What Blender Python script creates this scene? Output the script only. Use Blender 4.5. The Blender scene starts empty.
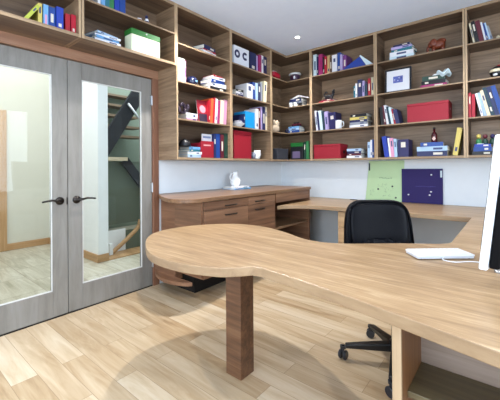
import bpy, bmesh, math, random
from mathutils import Vector, Matrix
random.seed(7)
C = bpy.context.scene.collection
R = math.radians
PI = math.pi

# ------------------------------------------------------------------ materials
def lin(c):
    return tuple(((v/255)/12.92 if v/255 <= .04045 else ((v/255+.055)/1.055)**2.4) for v in c) + (1,)
MC = {}
def mat(name, rgb, rough=.5, metal=0, emit=None, coat=0, bump=0, bscale=60):
    if name in MC: return MC[name]
    m = bpy.data.materials.new(name); m.use_nodes = True
    nt = m.node_tree; b = nt.nodes['Principled BSDF']
    b.inputs['Base Color'].default_value = lin(rgb)
    b.inputs['Roughness'].default_value = rough
    b.inputs['Metallic'].default_value = metal
    if coat: b.inputs['Coat Weight'].default_value = coat
    # faint procedural variation so no surface is perfectly flat
    tc = nt.nodes.new('ShaderNodeTexCoord'); no = nt.nodes.new('ShaderNodeTexNoise')
    no.inputs['Scale'].default_value = 9
    nt.links.new(tc.outputs['Object'], no.inputs['Vector'])
    mr = nt.nodes.new('ShaderNodeMapRange'); mr.inputs[3].default_value = .97; mr.inputs[4].default_value = 1.03
    nt.links.new(no.outputs['Fac'], mr.inputs[0])
    hs = nt.nodes.new('ShaderNodeHueSaturation'); hs.inputs['Color'].default_value = lin(rgb)
    nt.links.new(mr.outputs[0], hs.inputs['Value']); nt.links.new(hs.outputs[0], b.inputs['Base Color'])
    if bump:
        n2 = nt.nodes.new('ShaderNodeTexNoise'); n2.inputs['Scale'].default_value = bscale
        nt.links.new(tc.outputs['Object'], n2.inputs['Vector'])
        bp = nt.nodes.new('ShaderNodeBump'); bp.inputs['Strength'].default_value = bump; bp.inputs['Distance'].default_value = .01
        nt.links.new(n2.outputs['Fac'], bp.inputs['Height']); nt.links.new(bp.outputs[0], b.inputs['Normal'])
    if emit:
        b.inputs['Emission Color'].default_value = lin(rgb); b.inputs['Emission Strength'].default_value = emit
    MC[name] = m
    return m

def wood(name, stops, axis='x', rough=.45, fine=1.0, along=1.2, across=26, contrast=(.3, .72)):
    """grain runs along the given object axis"""
    if name in MC: return MC[name]
    m = bpy.data.materials.new(name); m.use_nodes = True
    nt = m.node_tree; L = nt.links.new; N = nt.nodes.new
    b = nt.nodes['Principled BSDF']; b.inputs['Roughness'].default_value = rough
    tc = N('ShaderNodeTexCoord'); oi = N('ShaderNodeObjectInfo')
    add = N('ShaderNodeVectorMath'); add.operation = 'ADD'
    sc = N('ShaderNodeVectorMath'); sc.operation = 'SCALE'; sc.inputs[3].default_value = 17
    cmb = N('ShaderNodeCombineXYZ')
    for i in range(3): L(oi.outputs['Random'], cmb.inputs[i])
    L(cmb.outputs[0], sc.inputs[0]); L(tc.outputs['Object'], add.inputs[0]); L(sc.outputs[0], add.inputs[1])
    mp = N('ShaderNodeMapping')
    s = [across, across, across]; s['xyz'.index(axis)] = along
    mp.inputs['Scale'].default_value = s
    L(add.outputs[0], mp.inputs['Vector'])
    n1 = N('ShaderNodeTexNoise'); n1.inputs['Scale'].default_value = 1; n1.inputs['Detail'].default_value = 6; n1.inputs['Roughness'].default_value = .65; n1.inputs['Distortion'].default_value = .6
    L(mp.outputs[0], n1.inputs['Vector'])
    mp2 = N('ShaderNodeMapping'); mp2.inputs['Scale'].default_value = [v*.28 for v in s]
    L(add.outputs[0], mp2.inputs['Vector'])
    n2 = N('ShaderNodeTexNoise'); n2.inputs['Scale'].default_value = 1; n2.inputs['Detail'].default_value = 3
    L(mp2.outputs[0], n2.inputs['Vector'])
    mx = N('ShaderNodeMix'); mx.data_type = 'FLOAT'; mx.inputs[0].default_value = .42
    L(n1.outputs['Fac'], mx.inputs[2]); L(n2.outputs['Fac'], mx.inputs[3])
    mr = N('ShaderNodeMapRange'); mr.inputs[1].default_value = contrast[0]; mr.inputs[2].default_value = contrast[1]
    L(mx.outputs[0], mr.inputs[0])
    rp = N('ShaderNodeValToRGB'); el = rp.color_ramp.elements
    el[0].position = 0; el[0].color = lin(stops[0]); el[1].position = 1; el[1].color = lin(stops[-1])
    for k, c in enumerate(stops[1:-1]):
        e = el.new((k+1)/(len(stops)-1)); e.color = lin(c)
    L(mr.outputs[0], rp.inputs[0]); L(rp.outputs[0], b.inputs['Base Color'])
    bp = N('ShaderNodeBump'); bp.inputs['Strength'].default_value = .12; bp.inputs['Distance'].default_value = .004
    L(n1.outputs['Fac'], bp.inputs['Height']); L(bp.outputs[0], b.inputs['Normal'])
    MC[name] = m
    return m

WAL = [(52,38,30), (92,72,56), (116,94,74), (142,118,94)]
LITW = [(84,64,48), (126,102,78), (150,124,98), (174,148,120)]  # paler copy of the walnut, with the light falling on it in the colour
LITX, LITY = (wood('walnut_lit_grain_'+a, LITW, a, along=2.5, across=34) for a in 'xy')
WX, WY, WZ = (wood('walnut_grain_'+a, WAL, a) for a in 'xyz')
CAB = [(70,46,32), (116,82,60), (142,104,78), (166,128,98)]
CX, CY, CZ = (wood('cabinet_grain_'+a, CAB, a) for a in 'xyz')
TOP = [(98,72,47), (145,116,83), (170,140,104), (200,175,141)]
TX = wood('desk_top_grain', TOP, 'x', rough=.36, along=5.5, across=75, contrast=(.26, .70))
TZ = wood('desk_leg_grain', [(58,36,24),(98,66,44),(130,94,66)], 'x', rough=.45, along=2, across=40)
EDGE = wood('edge_banding', [(118,96,72), (148,124,96), (172,148,118)], 'x', rough=.5, across=30)
EDGEY = wood('edge_banding_y', [(118,96,72), (148,124,96), (172,148,118)], 'y', rough=.5, across=30)
EDGEZ = wood('edge_banding_z', [(140,116,88), (176,150,118), (198,172,140)], 'z', rough=.5, across=30)
DOORM = wood('grey_washed_door', [(96,92,86), (130,127,121), (148,146,142)], 'z', rough=.42, along=2.5, across=16, contrast=(.2,.8))
CASE = wood('casing_wood', [(104,66,48), (134,94,72), (156,118,94)], 'z', across=30)
CASEY = wood('casing_wood_y', [(112,76,56), (144,106,82), (168,132,106)], 'y', across=30)
OAKY = wood('oak_y', [(150,112,72), (182,142,98), (204,166,122)], 'y', across=30)
OAKX = wood('oak_x', [(150,112,72), (182,142,98), (204,166,122)], 'x', across=30)
OAKZ = wood('oak_z', [(150,112,72), (182,142,98), (204,166,122)], 'z', across=30)
WALLM = mat('wall_paint', (226,232,236), .8, bump=.03, bscale=200)
CEILM = mat('ceiling_paint', (222,236,255), .9)
HALLW = mat('hall_wall_paint', (206,203,188), .8)
HALLW2 = mat('hall_white_paint', (232,234,234), .8)
METAL = mat('dark_bronze', (58,54,52), .32, .9)
STEEL = mat('brushed_steel', (176,178,180), .35, .9)
BLACKM = mat('black_gap', (22,18,16), .8)
LEATHER = mat('black_leather', (4,5,12), .42, bump=.12, bscale=140)
LEATHER.node_tree.nodes['Principled BSDF'].inputs['Specular IOR Level'].default_value = .14
PLAST = mat('black_plastic', (16,16,18), .4)
WPLAST = mat('white_plastic', (232,236,240), .35)
PAPER = mat('page_edges', (226,222,210), .9)
CERAM = mat('white_ceramic', (236,238,238), .2, coat=.4)

def glass_mat():
    m = bpy.data.materials.new('clear_glass'); m.use_nodes = True
    nt = m.node_tree; nt.nodes.clear(); N = nt.nodes.new; L = nt.links.new
    o = N('ShaderNodeOutputMaterial'); mx = N('ShaderNodeMixShader'); t = N('ShaderNodeBsdfTransparent'); g = N('ShaderNodeBsdfGlossy')
    t.inputs[0].default_value = (.97, .985, .975, 1); g.inputs['Roughness'].default_value = .02
    f = N('ShaderNodeFresnel'); f.inputs[0].default_value = 1.3
    L(f.outputs[0], mx.inputs[0]); L(t.outputs[0], mx.inputs[1]); L(g.outputs[0], mx.inputs[2]); L(mx.outputs[0], o.inputs[0])
    return m
GLASS = glass_mat()

def floor_mat(name, stops, width, length, rough, gap, axis_x=True, soft=.42):
    m = bpy.data.materials.new(name); m.use_nodes = True
    nt = m.node_tree; N = nt.nodes.new; L = nt.links.new
    b = nt.nodes['Principled BSDF']; b.inputs['Roughness'].default_value = rough
    tc = N('ShaderNodeTexCoord')
    br = N('ShaderNodeTexBrick'); br.offset = .37; br.offset_frequency = 2; br.squash = 1
    br.inputs['Scale'].default_value = 1; br.inputs['Brick Width'].default_value = length; br.inputs['Row Height'].default_value = width
    br.inputs['Mortar Size'].default_value = gap; br.inputs['Mortar Smooth'].default_value = .3; br.inputs['Bias'].default_value = 0
    br.inputs['Color1'].default_value = (0, 0, 0, 1); br.inputs['Color2'].default_value = (1, 1, 1, 1); br.inputs['Mortar'].default_value = (.5, .5, .5, 1)
    mp0 = N('ShaderNodeMapping')
    if not axis_x: mp0.inputs['Rotation'].default_value = (0, 0, PI/2)
    L(tc.outputs['Object'], mp0.inputs[0]); L(mp0.outputs[0], br.inputs['Vector'])
    # plank tone: brick random + low-frequency grain offset by the plank value
    sep = N('ShaderNodeSeparateColor'); L(br.outputs['Color'], sep.inputs[0])
    mp = N('ShaderNodeMapping'); mp.inputs['Scale'].default_value = (1.3, 11, 1)
    cmb = N('ShaderNodeCombineXYZ'); ml = N('ShaderNodeMath'); ml.operation = 'MULTIPLY'; ml.inputs[1].default_value = 23
    L(sep.outputs[0], ml.inputs[0]); L(ml.outputs[0], cmb.inputs[0]); L(ml.outputs[0], cmb.inputs[2])
    ad = N('ShaderNodeVectorMath'); L(mp0.outputs[0], ad.inputs[0]); L(cmb.outputs[0], ad.inputs[1]); L(ad.outputs[0], mp.inputs[0])
    n = N('ShaderNodeTexNoise'); n.inputs['Scale'].default_value = 1.3; n.inputs['Detail'].default_value = 7; n.inputs['Roughness'].default_value = .6; n.inputs['Distortion'].default_value = .8
    L(mp.outputs[0], n.inputs['Vector'])
    mx = N('ShaderNodeMix'); mx.data_type = 'FLOAT'; mx.inputs[0].default_value = soft
    mr = N('ShaderNodeMapRange'); mr.inputs[1].default_value = .22; mr.inputs[2].default_value = .72; L(n.outputs['Fac'], mr.inputs[0])
    L(sep.outputs[0], mx.inputs[3]); L(mr.outputs[0], mx.inputs[2])
    rp = N('ShaderNodeValToRGB'); el = rp.color_ramp.elements
    el[0].position = 0; el[0].color = lin(stops[0]); el[1].position = 1; el[1].color = lin(stops[-1])
    for k, c in enumerate(stops[1:-1]):
        e = el.new((k+1)/(len(stops)-1)); e.color = lin(c)
    L(mx.outputs[0], rp.inputs[0])
    dk = N('ShaderNodeMix'); dk.data_type = 'RGBA'; dk.blend_type = 'MULTIPLY'
    L(br.outputs['Fac'], dk.inputs[0]); L(rp.outputs[0], dk.inputs[6]); dk.inputs[7].default_value = (.55, .48, .42, 1)
    L(dk.outputs[2], b.inputs['Base Color'])
    MC[name] = m
    return m
FLOORM = floor_mat('maple_planks', [(128,98,68), (176,150,116), (202,182,152), (216,202,180)], .135, 1.15, .33, .0015)
TILEM = floor_mat('slate_tiles', [(120,118,98), (168,160,138), (196,190,172), (206,206,198)], .4, .6, .3, .004, soft=.25)

# ------------------------------------------------------------------ mesh helpers
def MB(): return bmesh.new()
def box(bm, x0, x1, y0, y1, z0, z1):
    v = [bm.verts.new((x, y, z)) for z in (z0, z1) for y in (y0, y1) for x in (x0, x1)]
    for f in ((0,2,3,1),(4,5,7,6),(0,1,5,4),(2,6,7,3),(0,4,6,2),(1,3,7,5)): bm.faces.new([v[i] for i in f])
    return v
def prism(bm, pts, z0, z1):
    a = [bm.verts.new((x, y, z0)) for x, y in pts]; b = [bm.verts.new((x, y, z1)) for x, y in pts]
    n = len(pts); bm.faces.new(a[::-1]); bm.faces.new(b)
    for i in range(n): bm.faces.new((a[i], a[(i+1) % n], b[(i+1) % n], b[i]))
def lathe(bm, prof, seg=24, cx=0, cy=0, cz=0, axis='z', caps=True):
    rings = []
    for r, h in prof:
        ring = []
        for i in range(seg):
            a = 2*PI*i/seg; p = (r*math.cos(a), r*math.sin(a), h)
            if axis == 'x': p = (p[2], p[0], p[1])
            if axis == 'y': p = (p[1], p[2], p[0])
            ring.append(bm.verts.new((cx+p[0], cy+p[1], cz+p[2])))
        rings.append(ring)
    for a, b in zip(rings, rings[1:]):
        for i in range(seg): bm.faces.new((a[i], a[(i+1) % seg], b[(i+1) % seg], b[i]))
    if caps: bm.faces.new(rings[0][::-1]); bm.faces.new(rings[-1])
def tube(bm, pts, r, seg=10):
    pts = [Vector(p) for p in pts]; rings = []
    for i, p in enumerate(pts):
        d = (pts[min(i+1, len(pts)-1)] - pts[max(i-1, 0)]).normalized()
        up = Vector((0, 0, 1)) if abs(d.z) < .9 else Vector((1, 0, 0))
        s = d.cross(up).normalized(); t = s.cross(d)
        rr = r[i] if isinstance(r, (list, tuple)) else r
        rings.append([bm.verts.new(p + (s*math.cos(2*PI*k/seg) + t*math.sin(2*PI*k/seg))*rr) for k in range(seg)])
    for a, b in zip(rings, rings[1:]):
        for i in range(seg): bm.faces.new((a[i], a[(i+1) % seg], b[(i+1) % seg], b[i]))
    bm.faces.new(rings[0][::-1]); bm.faces.new(rings[-1])
def sgp(v, e): return math.copysign(abs(v)**e, v)
def superell(bm, a, b, c, e1=.5, e2=.5, nu=36, nv=18, fn=None, off=(0,0,0)):
    """superellipsoid: x,z outline with exponent e2, thickness y with exponent e1"""
    rings = []
    for j in range(1, nv):
        ph = -PI/2 + PI*j/nv
        ring = []
        for i in range(nu):
            th = 2*PI*i/nu
            x = a*sgp(math.cos(ph), e1)*sgp(math.cos(th), e2); z = c*sgp(math.cos(ph), e1)*sgp(math.sin(th), e2); y = b*sgp(math.sin(ph), e1)
            p = (x, y, z)
            if fn: p = fn(*p)
            ring.append(bm.verts.new((p[0]+off[0], p[1]+off[1], p[2]+off[2])))
        rings.append(ring)
    for r0, r1 in zip(rings, rings[1:]):
        for i in range(nu): bm.faces.new((r0[i], r0[(i+1) % nu], r1[(i+1) % nu], r1[i]))
    bm.faces.new(rings[0][::-1]); bm.faces.new(rings[-1])
def smoothpts(pts, n=6, closed=False):
    out = []; N = len(pts)
    for i in range(N if closed else N-1):
        g = lambda k: Vector(pts[k % N] if closed else pts[min(max(k, 0), N-1)])
        p0, p1, p2, p3 = g(i-1), g(i), g(i+1), g(i+2)
        for k in range(n):
            t = k/n
            out.append(tuple(.5*((2*p1) + (p2-p0)*t + (2*p0-5*p1+4*p2-p3)*t*t + (3*p1-p0-3*p2+p3)*t**3)))
    if not closed: out.append(tuple(pts[-1]))
    return out

def obj(name, bm, m, parent=None, bevel=0, smooth=False, loc=(0,0,0), rot=(0,0,0)):
    bmesh.ops.recalc_face_normals(bm, faces=bm.faces[:])
    me = bpy.data.meshes.new(name); bm.to_mesh(me); bm.free()
    for mm in (m if isinstance(m, list) else [m]): me.materials.append(mm)
    if smooth: me.polygons.foreach_set('use_smooth', [True]*len(me.polygons))
    o = bpy.data.objects.new(name, me); C.objects.link(o); o.location = loc; o.rotation_euler = rot
    if parent: o.parent = parent
    if bevel:
        md = o.modifiers.new('bevel', 'BEVEL'); md.width = bevel; md.segments = 2; md.limit_method = 'ANGLE'; md.angle_limit = R(40)
    return o
def bx(name, b, m, parent=None, bevel=0, **k):
    bm = MB(); box(bm, *b); return obj(name, bm, m, parent, bevel, **k)
def thing(name, label, cat, loc=(0,0,0), rz=0, group=None, ry=0):
    o = bpy.data.objects.new(name, None); C.objects.link(o); o.empty_display_size = .05
    o.location = loc; o.rotation_euler = (0, ry, rz); o['label'] = label; o['category'] = cat
    if group: o['group'] = group
    return o
def tag(o, label, cat, group=None):
    o['label'] = label; o['category'] = cat
    if group: o['group'] = group
    return o
def struct(o, label=None):
    o['kind'] = 'structure'
    if label: o['label'] = label
    return o
def sbox(name, b, m, bevel=0, label=None): return struct(bx(name, b, m, None, bevel), label)

# ------------------------------------------------------------------ room numbers (metres)
SD, YB, H, ZT = .324, 4.392, 1.25, 2.92
FB = YB - SD                       # front plane of the back wall shelves
XR, YN = 4.7, -2.7                 # right and near walls
DZ, CZT = .785, .968               # worktop and counter heights

# ------------------------------------------------------------------ shell
sbox('floor', (-.06, XR, YN, YB, -.06, 0), FLOORM)
sbox('ceiling', (-.12, XR+.1, YN-.1, YB+.1, ZT, ZT+.12), CEILM)
bm = MB()
DY0, DY1, DH = .215, 2.035, 2.283
box(bm, -.12, 0, YN, DY0, 0, ZT); box(bm, -.12, 0, DY1, YB, 0, ZT); box(bm, -.12, 0, DY0, DY1, DH, ZT)
struct(obj('wall_left', bm, WALLM))
sbox('wall_back', (-.12, XR+.1, YB, YB+.12, 0, ZT), WALLM)
def wall_with_window(name, ax, pos, t, a0, a1, w0, w1, z0, z1):
    bm = MB()
    for (p, q, u, v) in ((a0, w0, 0, ZT), (w1, a1, 0, ZT), (w0, w1, 0, z0), (w0, w1, z1, ZT)):
        if ax == 'x': box(bm, pos, pos+t, p, q, u, v)
        else: box(bm, p, q, pos, pos+t, u, v)
    return struct(obj(name, bm, WALLM))
wall_with_window('wall_right', 'x', XR, .1, YN, YB, -1.4, 2.2, .8, 2.4)  # unseen; window opening added to bring light in from the right
wall_with_window('wall_near', 'y', YN-.1, .1, -.12, XR+.1, .8, 3.9, .7, 2.5)  # unseen; window opening added behind the camera for soft light
def window(name, ax, pos, a0, a1, z0, z1, n):
    bm = MB(); t = .05
    def bb(p, q, u, v):
        if ax == 'x': box(bm, pos, pos+.06, p, q, u, v)
        else: box(bm, p, q, pos, pos+.06, u, v)
    bb(a0, a1, z0, z0+t); bb(a0, a1, z1-t, z1)
    for k in range(n+1):
        c = a0 + (a1-a0)*k/n; c = min(max(c, a0+t/2), a1-t/2); bb(c-t/2, c+t/2, z0+t, z1-t)
    w = struct(obj(name, bm, WPLAST)); return w
window('added_window_1', 'x', XR+.02, -1.4, 2.2, .8, 2.4, 3)  # unseen frames set into the added openings
window('added_window_2', 'y', YN-.08, .8, 3.9, .7, 2.5, 3)

# door casing and the pair of glazed doors
bm = MB(); box(bm, -.12, .012, 1.957, 2.03, 0, 2.195)
struct(obj('trim_1', bm, CASE, bevel=.003), 'reddish brown wooden casing post right of the glass doors')
bm = MB(); box(bm, -.12, .012, .22, .293, 0, 2.195)
struct(obj('trim_2', bm, CASE, bevel=.003), 'reddish brown wooden casing post left of the glass doors')
bm = MB(); box(bm, -.12, .012, .22, 2.03, 2.195, 2.283)
struct(obj('trim_3', bm, CASEY, bevel=.003), 'brown wooden header board over the glass doors')
sbox('trim_4', (-.12, -.002, .293, 1.957, -.01, .006), BLACKM, label='dark threshold strip under the glass doors')

def door(name, y0, y1, hinge_right, label):
    z0, z1 = .012, 2.184; st = .117; rb, rt = .225, 2.036
    x0, x1 = -.048, -.004
    bm = MB()
    box(bm, x0, x1, y0, y0+st, z0, z1); box(bm, x0, x1, y1-st, y1, z0, z1)
    box(bm, x0, x1, y0+st, y1-st, z0, rb); box(bm, x0, x1, y0+st, y1-st, rt, z1)
    bmesh.ops.remove_doubles(bm, verts=bm.verts, dist=1e-5)
    d = struct(obj(name, bm, DOORM, bevel=.003), label)
    bx('glass_pane', (-.03, -.024, y0+st-.004, y1-st+.004, rb-.004, rt+.004), GLASS, d)
    # bevelled bead round the glass
    bm = MB(); w = .009
    box(bm, -.022, -.008, y0+st, y0+st+w, rb, rt); box(bm, -.022, -.008, y1-st-w, y1-st, rb, rt)
    box(bm, -.022, -.008, y0+st+w, y1-st-w, rb, rb+w); box(bm, -.022, -.008, y0+st+w, y1-st-w, rt-w, rt)
    obj('glazing_bead', bm, mat('pale_bead', (205,205,202), .4), d, .002)
    # lever handle
    s = -1 if hinge_right is False else 1
    yc = (y1-.062) if not hinge_right else (y0+.068)
    h = bpy.data.objects.new('door_handle', None); C.objects.link(h); h.parent = d; h.location = (x1, yc, .975)
    bm = MB(); lathe(bm, [(.001, 0), (.034, 0), (.034, .006), (.026, .014), (.012, .018), (.011, .05), (.001, .052)], 24, axis='x'); obj('rosette', bm, METAL, h, smooth=True)
    bm = MB(); tube(bm, [(.045, 0, 0), (.052, s*.03, .004), (.05, s*.07, .012), (.047, s*.11, .008), (.045, s*.145, .002)], [.011, .01, .009, .008, .007]); obj('lever', bm, METAL, h, smooth=True)
    yh = y1+.001 if hinge_right else y0-.001
    for zc in (1.96, 1.04, .25):
        bm = MB(); lathe(bm, [(.008, -.05), (.008, .05)], 10, cx=.004, cy=yh, cz=zc); box(bm, -.006, .002, yh-.02, yh+.02, zc-.045, zc+.045); obj('hinge', bm, STEEL, d)
    return d
door('door_1', .2965, 1.1225, False, 'left grey glazed door with lever handle on its right side')
door('door_2', 1.1275, 1.9535, True, 'right grey glazed door with lever handle on its left side')
bx('latch_plate', (-.004, .0, 1.1135, 1.1215, .94, 1.0), METAL, bpy.data.objects['door_1'])

# ------------------------------------------------------------------ hall behind the doors
bm = MB(); box(bm, -5.2, -.06, -2.2, 5.2, -.08, -.004)
struct(obj('floor_hall', bm, TILEM), 'slate tiled hall floor behind the glass doors')
sbox('ceiling_hall', (-5.2, -.12, -2.2, 5.2, 3.9, 4.0), CEILM)
sbox('wall_hall_far', (-3.15, -3.03, -2.2, 2.0, 0, 3.9), HALLW)
sbox('wall_hall_partition', (-3.15, -1.29, 1.985, 2.12, 0, 3.9), HALLW2)
sbox('wall_hall_near', (-5.2, -.12, -2.3, -2.2, 0, 3.9), HALLW)
GREEN = mat('stairwell_green', (124,138,124), .6)
sbox('wall_stairwell_back', (-3.6, -3.5, 2.12, 5.2, 0, 3.9), GREEN)
sbox('wall_stairwell_end', (-3.6, -.12, 5.1, 5.2, 0, 3.9), GREEN)
sbox('baseboard_hall_far', (-3.03, -3.012, 1.31, 1.985, 0, .1), OAKY)
sbox('baseboard_hall_partition', (-3.03, -1.29, 1.967, 1.985, 0, .1), OAKX)
sbox('baseboard_hall_end', (-1.29, -1.275, 1.967, 2.12, 0, .1), OAKY)
bm = MB(); box(bm, -3.03, -3.0, 1.31, 1.40, 0, 2.14); box(bm, -3.03, -3.0, .3, 1.31, 2.05, 2.14)
struct(obj('trim_hall', bm, OAKZ, bevel=.003), 'oak door casing across the hall, seen through the left door')
sbox('door_hall', (-3.03, -3.015, .3, 1.31, 0, 2.05), mat('hall_door', (96,84,72), .5), label='dark doorway across the hall')
# stairwell: landing edge, upper flight, stringers, rail
sbox('floor_stair_landing', (-2.6, -1.29, 2.12, 3.9, -.004, .008), OAKX, label='pale wood landing by the stairs')
st = thing('staircase', 'open staircase with dark stringers and pale treads behind the right glass door', 'staircase', (-2.3, 2.6, 0))
def bar(name, p, q, w, h, m, parent):
    p, q = Vector(p), Vector(q); d = q-p; L_ = d.length
    bm = MB(); box(bm, -w/2, w/2, 0, L_, -h/2, h/2)
    d.normalize(); s = d.cross(Vector((0, 0, 1))).normalized(); u = s.cross(d)
    M = Matrix((( s.x, d.x, u.x, p.x), (s.y, d.y, u.y, p.y), (s.z, d.z, u.z, p.z), (0, 0, 0, 1)))
    bmesh.ops.transform(bm, matrix=M, verts=bm.verts)
    return obj(name, bm, m, parent, .003)
SN = mat('stringer_black', (14,16,24), .6)
bar('stringer', (.1, -.22, -1.35+2.72), (.1, .74, 2.9), .06, .24, SN, st)
bar('stringer', (.1, .26, 1.38), (.1, .86, .62), .06, .15, SN, st)
for k, z in enumerate((1.86, 2.06, 2.28, 2.5, 2.72)):
    bx('tread', (-.9-.22*k*.4, -.6-.22*k*.4, -.45, 1.05, z-.02, z+.025), mat('tread_brown', (112,94,74), .5), st, .004)
bx('landing_board', (-1.1, .14, -.45, .3, 1.37, 1.43), mat('landing_pale', (206,190,160), .5), st)
bx('stair_wall', (-.1, -.04, -.45, 1.4, .28, 1.36), mat('teal_wall', (92,104,90), .6), st)
bx('pale_skirt', (.68, .70, -.47, -.06, .01, .33), HALLW2, st)
bx('lower_panel', (.66, .68, -.47, .5, .01, .3), MC['teal_wall'], st)
bm = MB(); tube(bm, smoothpts([(.8, -.34, .02), (.8, -.28, .06), (.8, -.08, .2), (.8, .08, .33), (.8, .13, .45)], 5), .03, 10)
obj('handrail', bm, OAKY, st, smooth=True)
bx('newel_post', (.78, .83, -.37, -.32, .01, .17), HALLW2, st, .006)
bx('newel_post', (.04, .12, .72, .8, .01, .98), OAKZ, st, .006)
bm = MB(); tube(bm, [(.16, .3, 2.35), (.16, .75, 1.85)], .022, 8); obj('rail', bm, STEEL, st, smooth=True)

# ------------------------------------------------------------------ bookcases
T = .018
def unit_A(name, y0, y1, shelves, zb, label, grp, edge_last=False):
    """open shelf unit on the left wall, front faces +x"""
    t = thing(name, label, 'bookcase', (0, y0, zb), 0, grp)
    w = y1-y0; hh = ZT-zb-.002
    for k, (a, b) in enumerate(((0, T), (w-T, w))):
        p = bx('side_panel', (.002, SD-.004, a, b, 0, hh), LITX, t); bx('edge_strip', (SD-.004, SD, a, b, 0, hh), EDGEZ, p)  # sides take the paler walnut, lit look put into the colour
    p = bx('bottom_panel', (.002, SD-.004, T, w-T, 0, .025), WY, t); bx('edge_strip', (SD-.004, SD, T, w-T, 0, .025), EDGEY, p)
    p = bx('top_panel', (.002, SD-.004, T, w-T, hh-.03, hh), WY, t); bx('edge_strip', (SD-.004, SD, T, w-T, hh-.03, hh), EDGEY, p)
    for z in shelves:
        p = bx('shelf', (.012, SD-.006, T, w-T, z-zb-.0025, z-zb+.0125), WY, t); bx('edge_strip', (SD-.006, SD-.002, T, w-T, z-zb-.0025, z-zb+.0125), EDGEY, p)
    bx('back_panel', (.002, .012, T, w-T, .025, hh-.03), WY, t)  # same wood kept darker, shade inside the bay put into the colour
    return t
def unit_B(name, x0, x1, shelves, zb, label, grp):
    t = thing(name, label, 'bookcase', (x0, YB, zb), 0, grp)
    w = x1-x0; hh = ZT-zb-.002
    for a, b in ((0, T), (w-T, w)):
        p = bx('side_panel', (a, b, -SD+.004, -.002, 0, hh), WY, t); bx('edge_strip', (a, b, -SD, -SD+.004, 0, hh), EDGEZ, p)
    p = bx('bottom_panel', (T, w-T, -SD+.004, -.002, 0, .025), WX, t); bx('edge_strip', (T, w-T, -SD, -SD+.004, 0, .025), EDGE, p)
    p = bx('top_panel', (T, w-T, -SD+.004, -.002, hh-.03, hh), WX, t); bx('edge_strip', (T, w-T, -SD, -SD+.004, hh-.03, hh), EDGE, p)
    for z in shelves:
        p = bx('shelf', (T, w-T, -SD+.006, -.012, z-zb-.0025, z-zb+.0125), WX, t); bx('edge_strip', (T, w-T, -SD+.002, -SD+.006, z-zb-.0025, z-zb+.0125), EDGE, p)
    bx('back_panel', (T, w-T, -.012, -.002, .025, hh-.03), LITX, t)
    return t
ZS = (1.741, 2.127, 2.517); ZB = 1.3295
G1, G2, G3 = 'shelf units above the doors', 'shelf units on the left wall', 'shelf units on the back wall'
unit_A('bookcase', -.73, .185, (2.6,), 2.283, 'two-tier walnut shelf unit at the left frame edge above the doors', G1)
unit_A('bookcase', .19, 1.105, (2.6,), 2.283, 'two-tier walnut shelf unit above the left glass door', G1)
unit_A('bookcase', 1.11, 2.028, (2.6,), 2.283, 'two-tier walnut shelf unit above the right glass door', G1)
unit_A('bookcase', 2.03, 2.843, ZS, ZB, 'four-tier walnut shelf unit nearest the glass doors', G2)
unit_A('bookcase', 2.846, 3.672, ZS, ZB, 'four-tier walnut shelf unit holding a tall red box, left of the corner unit', G2)
# corner unit with L shaped shelves
cu = thing('corner_bookcase', 'L-shaped walnut corner shelf unit between the two walls', 'bookcase', (0, 3.675, ZB))
hh = ZT-ZB-.002; cy1 = YB-3.675; cf = FB-3.675; bxw = .728
def Lpts(d): return [(.002, T), (SD-d, T), (SD-d, cf+d), (bxw-T, cf+d), (bxw-T, cy1-.002), (.002, cy1-.002)]
for nm, a, b, dd in [('bottom_panel', 0, .025, 0), ('top_panel', hh-.03, hh, 0)] + [('shelf', z-ZB-.0025, z-ZB+.0125, .002) for z in ZS]:
    bm = MB(); prism(bm, Lpts(dd+.004), a, b); p = obj(nm, bm, WX, cu)
    bm = MB(); box(bm, SD-dd-.004, SD-dd, T, cf+dd+.004, a, b); box(bm, SD-dd, bxw-T, cf+dd, cf+dd+.004, a, b); obj('edge_strip', bm, EDGE, p)
p = bx('side_panel', (.002, SD-.004, 0, T, 0, hh), WX, cu); bx('edge_strip', (SD-.004, SD, 0, T, 0, hh), EDGEZ, p)
p = bx('side_panel', (bxw-T, bxw, cf+.004, cy1-.002, 0, hh), WY, cu); bx('edge_strip', (bxw-T, bxw, cf, cf+.004, 0, hh), EDGEZ, p)
bm = MB(); box(bm, .002, .010, T, cy1-.002, .025, hh-.03); box(bm, .010, bxw-T, cy1-.010, cy1-.002, .025, hh-.03); obj('back_panel', bm, LITX, cu)
unit_B('bookcase', .730, 1.630, ZS, ZB, 'four-tier walnut shelf unit just right of the corner unit', G3)
unit_B('bookcase', 1.634, 2.562, ZS, ZB, 'four-tier walnut shelf unit holding the black picture frame', G3)
unit_B('bookcase', 2.566, 3.50, ZS, ZB, 'four-tier walnut shelf unit at the right edge above the monitor', G3)
unit_B('bookcase', 3.504, 4.44, ZS, ZB, 'four-tier walnut shelf unit outside the right frame edge', G3)

# ------------------------------------------------------------------ counter with drawers (left wall)
ct = thing('base_cabinet', 'low walnut drawer cabinet with rounded counter top along the left wall', 'cabinet', (0, 2.0, 0))
cur = smoothpts([(.002, 2.028-2), (.14, 1.945-2), (.34, 1.84-2), (.56, 1.765-2), (.72, 1.79-2), (.785, 1.93-2), (.78, 2.12-2)], 6)
pts = cur + [(.78, 3.965-2), (.002, 3.965-2)]
bm = MB(); prism(bm, pts, CZT-.036, CZT); obj('counter_top', bm, wood('counter_grain', [(84,58,40),(132,98,70),(162,128,96)], 'y', rough=.35, along=1.5, across=34), ct, .004)
bx('side_panel', (.36, .745, -.03, -.005, .225, CZT-.037), CX, ct)
bx('side_panel', (.002, .36, .06, .08, .225, CZT-.037), CX, ct)
bx('back_panel', (.34, .36, -.005, .06, .225, CZT-.037), CY, ct)
bx('side_panel', (.002, .745, 1.12, 1.145, .02, CZT-.037), CX, ct)
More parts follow.
